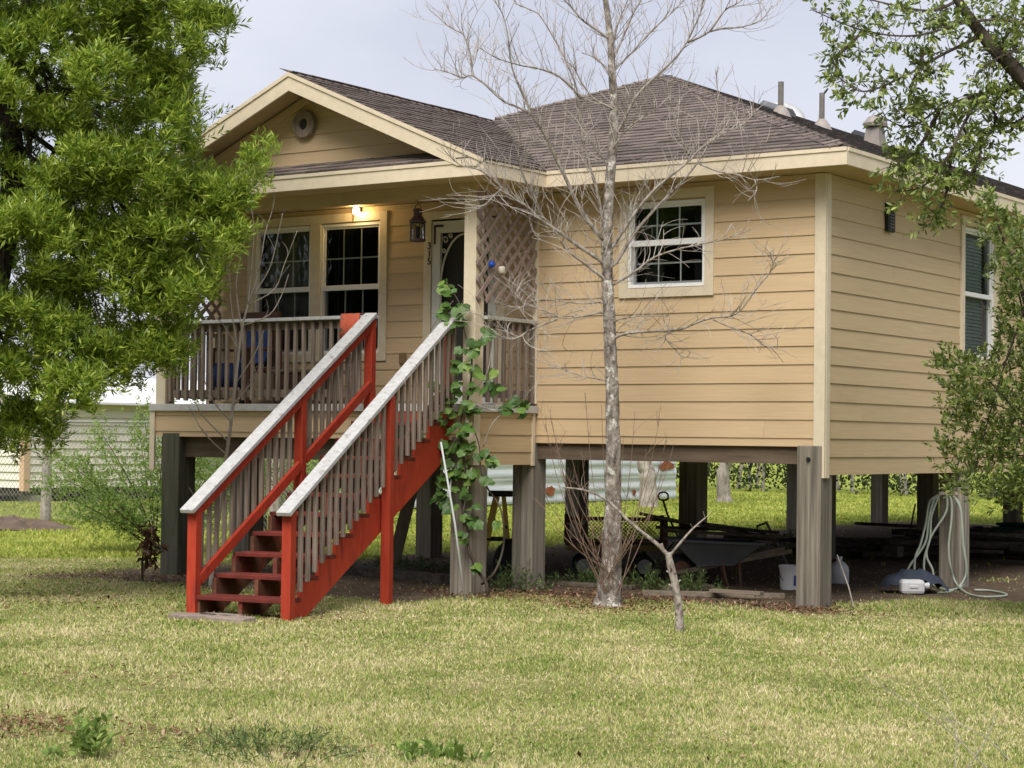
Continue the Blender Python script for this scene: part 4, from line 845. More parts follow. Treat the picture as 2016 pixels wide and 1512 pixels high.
# dirt mound by the fence
mo = on(25,1040,2,0); dm = MB(); nr, na = 6, 20; vs = [mo+V(0,0,.22)]
for r_ in range(1, nr+1):
    for k in range(na):
        a_ = 2*math.pi*k/na; rr = .85*r_/nr*(1+.22*math.sin(3*a_)+.12*math.sin(7*a_)); vs.append(mo+V(rr*math.cos(a_)*1.3, rr*math.sin(a_), .2*(1-(r_/nr)**1.6)+random.uniform(-.03,.03)-.01))
dm.add(vs, [(0,1+k,1+(k+1)%na) for k in range(na)]+[(1+(r_-1)*na+k, 1+r_*na+k, 1+r_*na+(k+1)%na, 1+(r_-1)*na+(k+1)%na) for r_ in range(1,nr) for k in range(na)])
tag(dm.build('dirt_mound', 'dirt'), 'low mound of dark soil by the wire fence at the left edge', 'mound')
# galvanised metal shed behind the house
MX = -18.0; MS = thing('metal_shed', 'weathered corrugated metal shed beyond the back lawn', 'shed', (MX-2, 22, 0))
MB().box((MX-4,14.5,0), (MX-.06,28.3,2.5)).build('frame', 'scrap', MS)
for rrow in range(4):
    for c_ in range(6):
        y0, y1 = 14.3+c_*2.35-.06, 14.3+(c_+1)*2.35; z0 = .03+rrow*.62; n_ = 24; vs = []
        for i in range(n_+1):
            z = z0+.66*i/n_; d_ = .016*math.sin(i/n_*2*math.pi*2.5)+.02*(1-i/n_)+.006*(c_ % 2)
            vs += [(MX+d_, y0, z), (MX+d_, y1, z)]
        sh = MB().add(vs, [(2*i, 2*i+1, 2*i+3, 2*i+2) for i in range(n_)]).build('sheet', 'galvanized', MS, smooth=True)
for (px, py, w_, h_) in ((1083,966,.30,.14), (1312,918,.5,.16), (1338,962,.12,.14), (1248,970,.12,.10)):
    p = on(px, py, 0, MX+.05); rr = random.Random(px); vs = [p+V(.004, w_*math.cos(t)*rr.uniform(.5,1), h_*math.sin(t)*rr.uniform(.5,1)) for t in np.linspace(0,6.28,15)[:-1]]
    MB().prism(vs, (.004,0,0)).build('rust_patch', 'rust', MS)
MB().prism([V(MX+.25,14.2,2.45), V(MX-4.2,14.2,2.9), V(MX-4.2,14.2,2.95), V(MX+.25,14.2,2.5)], (0,14.3,0)).build('roof', 'galvanized', MS)

# ================================================================== VEGETATION
def nrm(a): return a/np.maximum(np.linalg.norm(a, axis=-1, keepdims=True), 1e-9)
def leaves(name, pos, dr, length, width, m, parent=None, kind=None, six=False, fold=.25, upbias=.6):
    "leaf blades: pos (N,3) at the stalk, dr (N,3) the way they point"
    N = len(pos); dr = nrm(dr); ref = RS.normal(size=(N,3)); ref[:,2] += upbias*2
    side = nrm(np.cross(dr, ref)); up = np.cross(side, dr); L_ = np.asarray(length).reshape(-1,1)*np.ones((N,1)); W_ = np.asarray(width).reshape(-1,1)*np.ones((N,1))
    if not six:
        vs = np.stack([pos, pos+dr*L_*.45+side*W_+up*W_*fold, pos+dr*L_, pos+dr*L_*.45-side*W_+up*W_*fold], 1).reshape(-1,3)
        return arrmesh(name, vs, np.arange(4*N).reshape(N,4), m, parent, kind)
    vs = np.stack([pos, pos+dr*L_*.30+side*W_*.8+up*W_*fold, pos+dr*L_*.68+side*W_*.85+up*W_*fold*.8, pos+dr*L_-up*W_*.3, pos+dr*L_*.68-side*W_*.85+up*W_*fold*.8, pos+dr*L_*.30-side*W_*.8+up*W_*fold], 1).reshape(-1,3)
    return arrmesh(name, vs, np.arange(6*N).reshape(N,6), m, parent, kind)
def sprigs(org, dr, n, length, spread=.9, whorl=True):
    "n leaves up each sprig: returns leaf positions and directions"
    S_ = len(org); t = np.tile(np.linspace(.12, 1, n), S_); O = np.repeat(org, n, 0); D = np.repeat(nrm(dr), n, 0); Ln = np.repeat(np.asarray(length).reshape(-1)*np.ones(S_), n)
    pos = O+D*(t*Ln)[:,None]; rad = RS.normal(size=pos.shape); rad = nrm(rad-D*(rad*D).sum(1, keepdims=True))
    return pos, nrm(D*(.35+.55*t)[:,None]+rad*spread+RS.normal(size=pos.shape)*.12)
def inpoly(x, y, poly):
    c = np.zeros(len(x), bool); n = len(poly)
    for i in range(n):
        (x0, y0), (x1, y1) = poly[i], poly[(i+1) % n]
        if y0 == y1: continue
        c ^= ((y0 > y) != (y1 > y)) & (x < (x1-x0)*(y-y0)/(y1-y0)+x0)
    return c
def poisson(poly, gap, tries, seed):
    rs = np.random.RandomState(seed); P = np.array(poly, float); lo, hi = P.min(0), P.max(0); c = lo+(hi-lo)*rs.rand(tries, 2); c = c[inpoly(c[:,0], c[:,1], poly)]; keep = []
    for p in c:
        if all((p[0]-k[0])**2+(p[1]-k[1])**2 > gap*gap for k in keep): keep.append(p)
    return np.array(keep)
def ptA(px, py, d):
    px = np.asarray(px, float); py = np.asarray(py, float); d = np.asarray(d, float)
    return np.array(CAM)+(np.array(FW)+np.array(RT)*((px-1008)/FPX)[:,None]-np.array(UP)*((py-756)/FPX)[:,None])*d[:,None]
def curve(P, per=5):
    P = [Vector(p) for p in P]; Q = []
    for i in range(len(P)-1):
        p0, p1, p2, p3 = P[max(i-1,0)], P[i], P[i+1], P[min(i+2,len(P)-1)]
        for t in np.linspace(0, 1, per+1)[:-1]: Q.append(.5*((2*p1)+(-p0+p2)*t+(2*p0-5*p1+4*p2-p3)*t*t+(-p0+3*p1-3*p2+p3)*t**3))
    return Q+[P[-1]]
def taper(n, a, b, pw=1.0): return [a+(b-a)*(i/(n-1))**pw for i in range(n)]

# ---- big leafy tree on the left
D1 = 18.3
LT = thing('leafy_tree', 'big leafy green tree with narrow leaves covering the left of the porch', 'tree', on(-80, 1190, 2, 0))
tp_ = curve([pt(-80,1192,D1), pt(-62,900,D1), pt(-20,620,D1), pt(18,420,D1), pt(26,290,D1), pt(14,190,D1), pt(50,60,D1+.1), pt(60,-60,D1+.2), pt(80,-220,D1+.3)], 5)
MB().tube(tp_, taper(len(tp_), .15, .05), 10).build('trunk', 'dark_bark', LT, smooth=True)
polyL = [(-170,-140),(385,-140),(425,-60),(432,20),(448,42),(390,78),(396,110),(372,170),(380,230),(382,262),(372,300),(400,335),(470,345),(505,318),(520,325),(490,352),(520,388),(482,398),(452,430),(428,500),(414,550),(442,580),(398,596),(384,640),(358,680),(352,722),(316,742),(296,760),(266,762),(236,752),(186,766),(166,800),(140,822),(112,850),(90,872),(55,880),(0,860),(-170,835)]
polyO = [(-260,-300),(470,-300),(478,-60),(476,30),(486,44),(440,80),(446,112),(424,172),(432,230),(438,264),(420,302),(446,322),(482,330),(498,296),(530,312),(510,346),(548,394),(505,410),(484,440),(462,502),(448,560),(478,590),(430,608),(414,656),(388,692),(384,744),(344,764),(325,792),(285,792),(240,778),(196,792),(186,830),(150,846),(122,884),(100,904),(60,910),(0,890),(-260,880)]
def topx(P):
    v_ = P-np.array(CAM); z_ = v_@np.array(FW); return 1008+FPX*(v_@np.array(RT))/z_, 756-FPX*(v_@np.array(UP))/z_
def bulge(c): return np.clip((480-c[:,0])/330, 0, 1)
# boughs: big rounded sprays that stand out from the crown, each of many small tufts
c0 = poisson(polyL, 92, 5200, 1); b0 = ptA(c0[:,0], c0[:,1], D1-.15-1.05*bulge(c0)*RS.uniform(.15,1,len(c0))); nb_ = 26
bd = nrm(RS.normal(size=(len(b0)*nb_,3))+np.array([.25,-.35,.75])); br_ = np.repeat(RS.uniform(.26,.46,len(b0)), nb_)[:,None]*RS.uniform(.75,1.0,(len(b0)*nb_,1))
t1 = np.repeat(b0, nb_, 0)+bd*br_*np.array([1,1,.72]); x_, y_ = topx(t1); t1 = t1[inpoly(x_, y_, polyO)]
c2 = poisson(polyL, 32, 6000, 2); c3 = poisson(polyL, 40, 4500, 3)
C_ = np.concatenate([t1, ptA(c2[:,0], c2[:,1], D1+.15+.4*RS.uniform(-1,1,len(c2))), ptA(c3[:,0], c3[:,1], D1+.95+.4*RS.uniform(-.6,1,len(c3)))])
pxs = np.stack(topx(C_), 1); hol = np.zeros(len(pxs), bool)
for hx, hy, hr in ((22,250,42),(12,400,34),(70,120,22),(235,165,16),(120,330,20),(20,150,26),(60,345,22),(360,60,14),(150,640,14),(30,560,20)): hol |= (pxs[:,0]-hx)**2+(pxs[:,1]-hy)**2 < hr*hr
low = (pxs[:,1] > 770) & (RS.rand(len(pxs)) < .45); C_ = C_[~(hol | low)]
perC = 15; S_ = len(C_)*perC; off = nrm(RS.normal(size=(S_,3))+np.array([0,0,.35]))*(RS.rand(S_,1)**.4)*np.repeat(RS.uniform(.07,.15,len(C_)), perC)[:,None]
org = np.repeat(C_, perC, 0)+off; tocam = -np.array(FW)*.35
# keep the crown in front of the porch and out of the house
ok = ~((org[:,1] > -1.72) & (org[:,0] > -8.2)); org = org[ok]; off = off[ok]
sdr = nrm(off*2.2+np.array([.1,-.15,.6])+RS.normal(size=org.shape)*.25+tocam*.3)
lp_, ld_ = sprigs(org, sdr, 11, RS.uniform(.07,.16,len(org)), .8)
ci = RS.randint(0, len(C_), 420); fd = nrm(RS.normal(size=(420,3))+np.array([.5,-.2,.45])); fo = C_[ci]+fd*.15; fo = fo[(fo[:,1] < -1.9) | (fo[:,0] < -8.3)]; fd = fd[:len(fo)]
l2, d2_ = sprigs(fo, fd, 18, RS.uniform(.18,.34,len(fo)), .75); lp_ = np.concatenate([lp_, l2]); ld_ = np.concatenate([ld_, d2_])
leaves('crown', lp_, ld_, RS.uniform(.045,.115,len(lp_)), RS.uniform(.0065,.0105,len(lp_)), 'leaf_tree', LT)
br = MB(); rr = random.Random(3)
for c in C_[::45]:
    k = rr.randrange(6, len(tp_)-3); a = tp_[k]; b = Vector(c); mid = (a+b)/2+V(rr.uniform(-.2,.2), rr.uniform(-.2,.2), rr.uniform(-.05,.3)); Q = curve([a, mid, b], 5); br.tube(Q, taper(len(Q), rr.uniform(.018,.035), .005), 5)
br.build('limbs', 'dark_bark', LT)
# ---- oak branches hanging in from the upper right
D2_ = 15.6
OT = thing('oak_tree', 'oak with sparse glossy leaves hanging in at the upper right', 'tree', on(2330, 1330, 2, 0))
tq = curve([pt(2330,1330,D2_), pt(2320,900,D2_), pt(2280,500,D2_), pt(2180,330,D2_), pt(2016,155,D2_), pt(1935,70,D2_), pt(1875,-20,D2_), pt(1840,-120,D2_)], 6)
MB().tube(tq, taper(len(tq), .13, .018), 10).build('trunk', 'dark_bark', OT, smooth=True)
oakB = [[(2060,60),(1980,40),(1900,45),(1800,70),(1700,60),(1600,20)], [(1935,70),(1860,105),(1780,150),(1700,180),(1650,150)], [(2030,170),(1930,185),(1850,215),(1790,250),(1735,228)], [(1930,185),(1895,250),(1865,310),(1820,365),(1760,378)],
        [(1870,300),(1868,360),(1850,410),(1838,430)], [(1850,215),(1815,280),(1780,320),(1745,330)], [(2050,190),(2010,235),(1985,245)], [(1900,-10),(1840,20),(1760,10),(1640,-20)], [(1960,110),(1990,60),(2040,20)], [(1930,185),(1960,230),(1940,275),(1900,300)],
        [(1820,100),(1790,190),(1800,230)], [(2030,170),(1990,140),(1960,100)], [(1700,60),(1660,100),(1630,118)], [(2100,-60),(2020,-30),(1960,10)], [(1895,250),(1930,310),(1905,345)], [(2040,90),(1985,105),(1935,130)]]
ob = MB(); so_, sd2 = [], []; rr = random.Random(8)
for bi, bl_ in enumerate(oakB):
    dz = rr.uniform(-.5,.5); P = [pt(x, y, D2_+dz*i/len(bl_)) for i, (x, y) in enumerate(bl_)]; Q = curve(P, 8); ob.tube(Q, taper(len(Q), .016, .004), 5)
    for i in range(2, len(Q)-1):
        for k in range(2):
            d_ = V(rr.gauss(0,1), rr.gauss(0,1), rr.gauss(0,1)-.15).normalized(); L_ = rr.uniform(.05,.22); e = Q[i]+d_*L_; ob.tube([Q[i], Q[i]+d_*L_*.5+V(0,0,.01), e], [.004,.003,.002], 3)
            so_.append(e); sd2.append(d_+V(0,0,.25)); so_.append(Q[i]+d_*L_*.5); sd2.append(d_)
ob.build('limbs', 'dark_bark', OT)
lp_, ld_ = sprigs(np.array([tuple(v_) for v_ in so_]), np.array([tuple(v_) for v_ in sd2]), 6, RS.uniform(.03,.09,len(so_)), .85)
leaves('crown', lp_, ld_, RS.uniform(.045,.075,len(lp_)), RS.uniform(.009,.0145,len(lp_)), 'leaf_oak', OT, six=True)
# ---- evergreen shrub at the right edge
D3 = 17.2
SB = thing('evergreen_shrub', 'tall glossy evergreen shrub at the right edge before the side wall', 'shrub', on(2110, 1205, 2, 0))
polyR = [(1928,415),(1946,392),(1962,415),(1990,430),(2010,470),(2100,480),(2260,520),(2280,900),(2200,1000),(2010,985),(1960,980),(1905,965),(1870,935),(1862,880),(1885,840),(1858,740),(1848,716),(1872,705),(1930,712),(1972,690),(1985,640),(1972,590),(1982,520),(1950,490)]
cs = poisson(polyR, 32, 2600, 6); cR = ptA(cs[:,0], cs[:,1], D3+RS.uniform(-.55,.55,len(cs))); cs2 = poisson(polyR, 42, 1500, 9); cR = np.concatenate([cR, ptA(cs2[:,0], cs2[:,1], D3+.5+RS.uniform(0,.5,len(cs2)))])
perC = 17; off = nrm(RS.normal(size=(len(cR)*perC,3)))*RS.uniform(.02,.16,(len(cR)*perC,1)); org = np.repeat(cR, perC, 0)+off
lp_, ld_ = sprigs(org, off*4+np.array([-.1,-.1,.5]), 8, RS.uniform(.05,.12,len(org)), .8)
leaves('crown', lp_, ld_, RS.uniform(.04,.07,len(lp_)), RS.uniform(.009,.0145,len(lp_)), 'leaf_oak', SB, six=True)
tq = curve([pt(2110,1208,D3), pt(2095,1050,D3), pt(2060,800,D3), pt(2020,600,D3), pt(1960,430,D3)], 6); sm = MB(); sm.tube(tq, taper(len(tq), .05, .008), 7)
for c in cR[::6]:
    k = rr.randrange(4, len(tq)-2); Q = curve([tq[k], (tq[k]+Vector(c))/2+V(0,0,.1), Vector(c)], 4); sm.tube(Q, taper(len(Q), .012, .003), 4)
sm.build('stems', 'dark_bark', SB)
# ---- the bare tree in front of the house
TB = on(1197, 1195, 2, 0); D4 = dep(TB)
BT = thing('bare_tree', 'tall bare tree with pale blotched bark in front of the house', 'tree', TB)
trk = [(1197,1200,38),(1198,1180,31),(1201,1140,26),(1205,1060,22),(1207,960,18.5),(1207,860,16),(1204,740,14.5),(1199,620,13.5),(1195,520,13),(1196,430,12),(1203,330,11),(1209,230,10),(1205,140,8.5),(1200,60,7.5),(1192,0,6.5),(1186,-70,5.5),(1190,-170,3)]
Q = curve([pt(x, y, D4) for x, y, _ in trk], 8); rads = []
for i in range(len(trk)-1):
    for t in range(8): rads.append((trk[i][2]+(trk[i+1][2]-trk[i][2])*t/8)/FPX*D4)
rads.append(trk[-1][2]/FPX*D4); rq = random.Random(2); tb = MB(); tb.tube(Q, [r_*rq.uniform(.95,1.06)*.86 for r_ in rads], 18)
for i, v_ in enumerate(tb.v):     # knobbly bark and a flared foot
    k = i//18; a_ = (i % 18)/18*2*math.pi; f_ = 1+.05*math.sin(a_*3+k*.7)+.03*math.sin(a_*7+k*1.9)+(.16*math.sin(a_*5+1) if k < 8 else 0)*(1-k/8 if k < 8 else 0)
    c = Q[k]; tb.v[i] = tuple(c+(Vector(v_)-c)*f_)
tb.build('trunk', 'bark', BT, smooth=True)
C1 = lambda x, y: (840+x/2.88, y/2.88); C2_ = lambda x, y: (900+x/3.055, 380+y/3.055)
limbs = [(C1,8,[(975,1330),(880,1200),(820,1080),(770,970),(720,870),(680,780),(630,700),(590,650),(520,610),(430,570),(330,480),(260,430),(200,440),(120,410),(40,390)]), (C1,4,[(260,430),(255,380),(245,300),(210,200),(160,170),(100,130),(30,60)]), (C1,4.5,[(590,650),(560,560),(500,430),(475,330),(460,200),(430,80),(380,0)]),
 (C1,7.5,[(990,1480),(840,1380),(760,1320),(640,1240),(580,1180),(500,1130),(430,1070),(380,1020),(290,960),(180,930),(80,830)]), (C2_,7,[(865,500),(760,420),(660,340),(610,270),(580,225)]), (C1,4.5,[(640,1200),(600,1120),(560,1020),(520,900),(530,760),(510,680)]),
 (C1,6.5,[(1000,1250),(960,1060),(920,930),(880,760),(860,620),(850,500),(800,370),(740,250),(650,100),(600,60),(500,20)]), (C1,6,[(1030,220),(950,160),(880,110),(820,40),(760,-20),(700,-90)]), (C1,4.5,[(880,560),(760,440),(640,390),(530,370),(400,330),(300,270)]),
 (C1,7,[(1060,1390),(1150,1250),(1250,1120),(1330,1040),(1420,970),(1500,900),(1570,830),(1680,760),(1800,700),(1870,620)]), (C1,7,[(1080,1480),(1180,1320),(1300,1180),(1400,1080),(1500,970),(1580,850),(1640,720),(1650,540),(1640,400)]),
 (C1,6.5,[(1100,720),(1180,560),(1270,460),(1370,370),(1450,280),(1500,190),(1550,80),(1570,0),(1590,-80)]), (C1,4,[(1480,240),(1600,180),(1690,60),(1760,20),(1830,-30)]), (C1,3.5,[(1600,180),(1690,160),(1800,150),(1900,110),(1960,30)]), (C1,5.5,[(1060,330),(1110,220),(1170,80),(1215,0),(1240,-90)]), (C1,4,[(1060,230),(1090,120),(1140,0),(1160,-80)]),
 (C1,4.5,[(1080,380),(1180,280),(1290,160),(1380,80),(1460,0),(1520,-60)]), (C1,4,[(1550,930),(1650,970),(1760,990),(1870,1020),(2000,1000)]), (C1,3,[(1860,1020),(1870,1080),(1820,1140)]), (C2_,5.5,[(940,550),(1060,480),(1180,390),(1320,340),(1450,310),(1600,280),(1770,220)]),
 (C2_,5.5,[(970,860),(1050,840),(1200,830),(1340,820),(1440,780),(1540,750),(1640,740),(1710,700),(1790,590),(1880,480),(1900,420),(1870,370)]), (C2_,3,[(1540,760),(1650,810),(1760,850),(1850,920),(1930,930)]), (C2_,4,[(870,720),(760,740),(640,750),(560,720),(470,690),(380,650),(320,550)]),
 (C2_,3.5,[(600,760),(520,790),(430,830),(330,880),(220,840),(130,720)]), (C2_,3,[(865,660),(760,665),(620,650),(500,640),(420,660)]), (C2_,2.5,[(890,1130),(750,1100),(600,1050),(450,990)]), (C2_,3,[(950,770),(1050,745),(1150,740),(1270,740)]), (C2_,3,[(1340,820),(1250,860),(1320,950),(1360,1000)]), (C1,4,[(1060,620),(950,560),(880,470),(830,380),(760,330)]), (C1,4,[(1060,480),(1010,380),(960,330),(880,300)]), (C1,3.5,[(1500,900),(1450,800),(1400,650),(1380,560)]), (C1,3.5,[(1000,900),(930,800),(900,700)]), (C1,3.5,[(1070,820),(1150,720),(1250,650),(1330,600)]), (C1,3.5,[(430,1070),(380,1110),(330,1160),(240,1190)])]
tw = MB(); rt_ = random.Random(21)
def twig(mb, p, d_, L_, r0, lvl, curl):
    n = 5; P = [p]; dv = d_.normalized(); bend = V(rt_.gauss(0,1), rt_.gauss(0,1), rt_.gauss(0,.5)); st = []
    for i in range(n):
        dv = (dv+V(0,0,curl)*.40+bend*.20).normalized(); P.append(P[-1]+dv*L_/n); st.append((P[-1], dv.copy()))
    mb.tube(P, taper(n+1, r0, r0*.45), 3, caps=False)
    if lvl > 0:
        for k in range(rt_.choice((1,1,2,2))):
            s_, dd_ = rt_.choice(st[:-1]); twig(mb, s_, dd_+V(rt_.gauss(0,.6), rt_.gauss(0,.6), rt_.gauss(0,.35)+.15), L_*rt_.uniform(.4,.75), r0*.65, lvl-1, curl)
for li, (fn, w0, pl) in enumerate(limbs):
    P2 = [fn(x, y) for x, y in pl]; n = len(P2); sl_ = rt_.uniform(-.55,.30)
    lowb = min(y for _, y in P2) > 330
    if lowb: sl_ = -abs(sl_)*.8
    base_off = 0
    for (fn2, _, pl2) in limbs[:li]:      # a side limb starts at the depth of the limb it leaves
        pass
    if w0 > 2 and abs(P2[0][0]-1200) < 48 and abs(P2[0][0]-1200) < abs(P2[-1][0]-1200): P2 = [(min(trk, key=lambda t_: abs(t_[1]-P2[0][1]))[0], P2[0][1]+14)]+P2; n += 1
    P = [pt(x, y, D4+sl_*(i/(n-1))*min(1.6, abs(P2[-1][0]-1200)/150)) for i, (x, y) in enumerate(P2)]; Q = curve(P, 5)
    MB().tube(Q, taper(len(Q), w0*.62/FPX*D4, .0035, .8), 7).build('branch', 'bark_pale', BT, smooth=True)
    for i in range(2, len(Q)-1):
        up_ = .5 if not lowb else .15
        for k in range(rt_.choice((0,1,1,1,2))):
            tdir = (Q[i+1]-Q[i-1]).normalized(); sd3 = V(rt_.gauss(0,1), rt_.gauss(0,1), rt_.gauss(0,1)+.3); sd3 = (sd3-tdir*sd3.dot(tdir)).normalized()
            twig(tw, Q[i], tdir*.8+sd3*.9+V(0,0,up_*.6), rt_.uniform(.16,.55)*(1 if i < len(Q)*.8 else .7), rt_.uniform(.0028,.0045), 2 if rt_.random() < .4 else 1, up_)
tw.build('twigs', 'twig', BT, kind='stuff')
sk_ = MB()
for i in range(26):
    px0 = 1197+rt_.uniform(-22,24); py0 = rt_.uniform(1080,1170); s_ = -1 if rt_.random() < .58 else 1; ex_ = px0+s_*rt_.uniform(15,125); ey_ = rt_.uniform(770,1010); d_ = rt_.uniform(-.25,.1)
    P = [pt(px0, py0, D4-.12), pt(px0+(ex_-px0)*.45, py0+(ey_-py0)*.32, D4-.1+d_*.5), pt(px0+(ex_-px0)*.8, py0+(ey_-py0)*.68, D4+d_), pt(ex_, ey_, D4+d_)]; Q = curve(P, 4); sk_.tube(Q, taper(len(Q), .0052, .0018), 4)
    for k in range(3): j = rt_.randrange(3, len(Q)-1); twig(sk_, Q[j], (Q[j]-Q[j-1]).normalized()+V(rt_.gauss(0,.5), rt_.gauss(0,.5), .2), rt_.uniform(.1,.3), .0028, 1, .4)
sk_.build('suckers', 'twig_red', BT, kind='stuff')
# ---- forked pruned sapling
FB = on(1338, 1243, 2, 0); D5 = dep(FB); FS = thing('forked_sapling', 'pruned pale sapling forking low down on the front lawn', 'sapling', FB)
Q = curve([pt(1338,1246,D5), pt(1337,1205,D5), pt(1329,1150,D5), pt(1319,1108,D5), pt(1315,1088,D5)], 6); MB().tube(Q, [r_*rt_.uniform(.93,1.08) for r_ in taper(len(Q), .038, .027)], 10).build('trunk', 'bark_pale', FS, smooth=True)
for pl, a, b in (([(1316,1094),(1292,1070),(1242,1030),(1195,985),(1150,965),(1107,960)], .019, .006), ([(1317,1096),(1345,1062),(1365,1040),(1388,1020)], .013, .005), ([(1305,1083),(1302,1070)], .016, .012), ([(1322,1130),(1312,1124)], .01, .006), ([(1328,1150),(1340,1142)], .01, .006), ([(1330,1160),(1316,1150)], .012,.008)):
    Q = curve([pt(x, y, D5+.0) for x, y in pl], 5); MB().tube(Q, taper(len(Q), a, b), 7).build('branch', 'bark_pale', FS, smooth=True)
tw2 = MB()
for (x, y) in ((1150,965),(1195,985),(1107,960),(1388,1020),(1365,1040),(1242,1030)):
    for k in range(2): twig(tw2, pt(x, y, D5), V(rt_.gauss(0,1), rt_.gauss(0,1), .6), rt_.uniform(.06,.2), .003, 0, .3)
tw2.build('twigs', 'twig', FS, kind='stuff')
# ---- slender bare sapling before the porch
PBs = on(414, 1158, 2, 0); D6 = dep(PBs); PS = thing('bare_sapling', 'slender bare sapling rising between the stairs and the porch railing', 'sapling', PBs)
Q = curve([pt(x, y, D6) for x, y in ((414,1158),(425,1060),(440,940),(455,830),(465,740),(476,650),(488,600))], 5); MB().tube(Q, taper(len(Q), .026, .010), 7).build('trunk', 'sapling_bark', PS, smooth=True)
tw3 = MB()
for pl in ([(488,600),(495,530),(500,450),(492,400)], [(488,600),(510,530),(522,460),(535,418),(538,405)], [(495,585),(530,530),(548,460),(556,420)], [(490,600),(540,570),(560,520),(585,455)], [(480,640),(530,620),(555,580),(568,540)], [(476,650),(465,560),(480,480),(488,455)], [(471,690),(440,640),(420,620)], [(461,760),(500,700),(520,650)], [(455,830),(420,790),(400,740),(395,700)], [(450,870),(400,820),(385,790)], [(446,895),(400,850),(372,800)], [(458,800),(490,760),(515,715)], [(425,1060),(395,1000),(372,960)], [(470,700),(455,600),(452,520)]):
    dz = rt_.uniform(-.3,.25); Q = curve([pt(x, y, D6+dz*i/len(pl)) for i, (x, y) in enumerate(pl)], 4); MB().tube(Q, taper(len(Q), .008, .003), 5).build('branch', 'sapling_bark', PS, smooth=True)
    for i in range(3, len(Q)-1, 3): twig(tw3, Q[i], (Q[i+1]-Q[i]).normalized()+V(rt_.gauss(0,.4), rt_.gauss(0,.4), .3), rt_.uniform(.08,.25), .003, 0, .5)
tw3.build('twigs', 'twig', PS, kind='stuff')
# ---- grape vine on the porch corner
CV = lambda x, y: (780+x/2.223, 520+y/2.223)
VN = thing('vine', 'broad-leaved green vine climbing the porch corner piling and post', 'vine', on(960, 1180, 2, 0))
for pl, r_ in (([(400,1470),(395,1400),(350,1330),(310,1220),(290,1050),(300,880),(280,700),(320,560),(330,400),(300,300),(280,180),(220,80)], .018), ([(375,1400),(430,1350),(470,1230),(460,1080),(400,980),(370,900),(360,780),(300,640)], .014), ([(330,890),(310,1000),(290,1090)], .006), ([(300,640),(200,640),(110,740),(60,800)], .007), ([(320,600),(440,640),(590,610)], .007), ([(330,560),(400,470),(420,300)], .006), ([(250,160),(190,230),(150,290)], .005), ([(280,720),(200,900),(180,1010)], .006), ([(380,800),(420,700),(470,650)], .006)):
    Q = curve([on(*CV(x, y), 1, -1.19-.05*(i % 2)) for i, (x, y) in enumerate(pl)], 5); MB().tube(Q, taper(len(Q), r_, max(.004, r_*.35)), 6).build('stem', 'dark_bark' if r_ > .01 else 'twig', VN, smooth=True)
lm = []
for sc_ in range(4):
    rr = random.Random(sc_); n = 15; vs = [(0,0,0)]
    for i in range(n):
        a_ = -math.pi*.93+i/(n-1)*math.pi*1.86; r_ = .5*(1+.12*math.cos(3*a_)+.10*math.cos(5*a_)+rr.uniform(-.05,.05))*(1.12 if abs(a_) < .3 else 1)
        vs.append((r_*math.sin(a_), .28+r_*math.cos(a_)*1.02, -.10*(r_*math.sin(a_)/.5)**2+.05*math.cos(a_*4)))
    me = bpy.data.meshes.new('leaf'); me.from_pydata([(x, y, z) for x, y, z in vs], [], [(0,i,i+1) for i in range(1,n)]); me.polygons.foreach_set('use_smooth', [True]*len(me.polygons)); me.materials.append(MT['leaf_vine']); lm.append(me)
# leaves of one vine differ a little in tone
lv2 = MT['leaf_vine'].node_tree; oi = lv2.nodes.new('ShaderNodeObjectInfo'); lv2.links.new(oi.outputs['Random'], [n_ for n_ in lv2.nodes if n_.type == 'VALTORGB'][0].inputs[0])
rr = random.Random(77)
for (x, y, r_) in ((200,70,25),(240,110,35),(260,160,35),(190,225,30),(285,225,30),(215,185,20),(400,305,30),(350,340,35),(300,370,35),(265,430,30),(330,440,30),(415,460,30),(410,530,35),(345,520,25),(200,585,35),(280,580,35),(320,610,40),(190,655,30),(195,695,25),(175,750,35),(105,755,30),(155,805,35),(195,845,30),(240,710,25),(270,730,25),(470,625,25),(530,610,30),(570,620,25),(330,800,30),(370,820,35),(290,840,30),(400,870,30),(425,850,25),(410,940,22),(210,935,25),(265,905,25),(180,1010,25),(215,1040,25),(250,1055,18),(300,1110,22),(345,1060,18),(360,1330,20),(440,1130,12),(170,530,20),(130,790,25),(235,640,30),(260,520,25),(350,640,30),(300,790,25),(240,270,22),(250,800,35),(220,870,30),(280,900,30),(330,930,25),(200,960,28),(240,985,24),(150,840,28),(90,800,24),(310,1000,20),(340,1120,18),(290,1180,18),(310,700,30),(220,760,35)):
    for k in range(rr.choice((3,4,5))):
        px, py = CV(x+rr.gauss(0,r_*.55), y+rr.gauss(0,r_*.5)); p = on(px, py, 1, -1.17-rr.random()*.17)
        o = bpy.data.objects.new('leaf', rr.choice(lm)); col.objects.link(o); o.parent = VN; s_ = rr.choice((.06,.08,.10,.12,.15))*rr.uniform(.85,1.1)*(.6+.4*min(1, r_/32))
        nd_ = V(.35+rr.gauss(0,.4), -.75+rr.gauss(0,.3), .65+rr.gauss(0,.4)).normalized(); tip = V(rr.gauss(0,.5), rr.gauss(0,.3), -.9); tip = (tip-nd_*tip.dot(nd_)).normalized(); xa = tip.cross(nd_)
        mm = Matrix((xa*s_, tip*s_, nd_*s_)).transposed().to_4x4(); mm.translation = p-wloc(VN); o.matrix_basis = mm
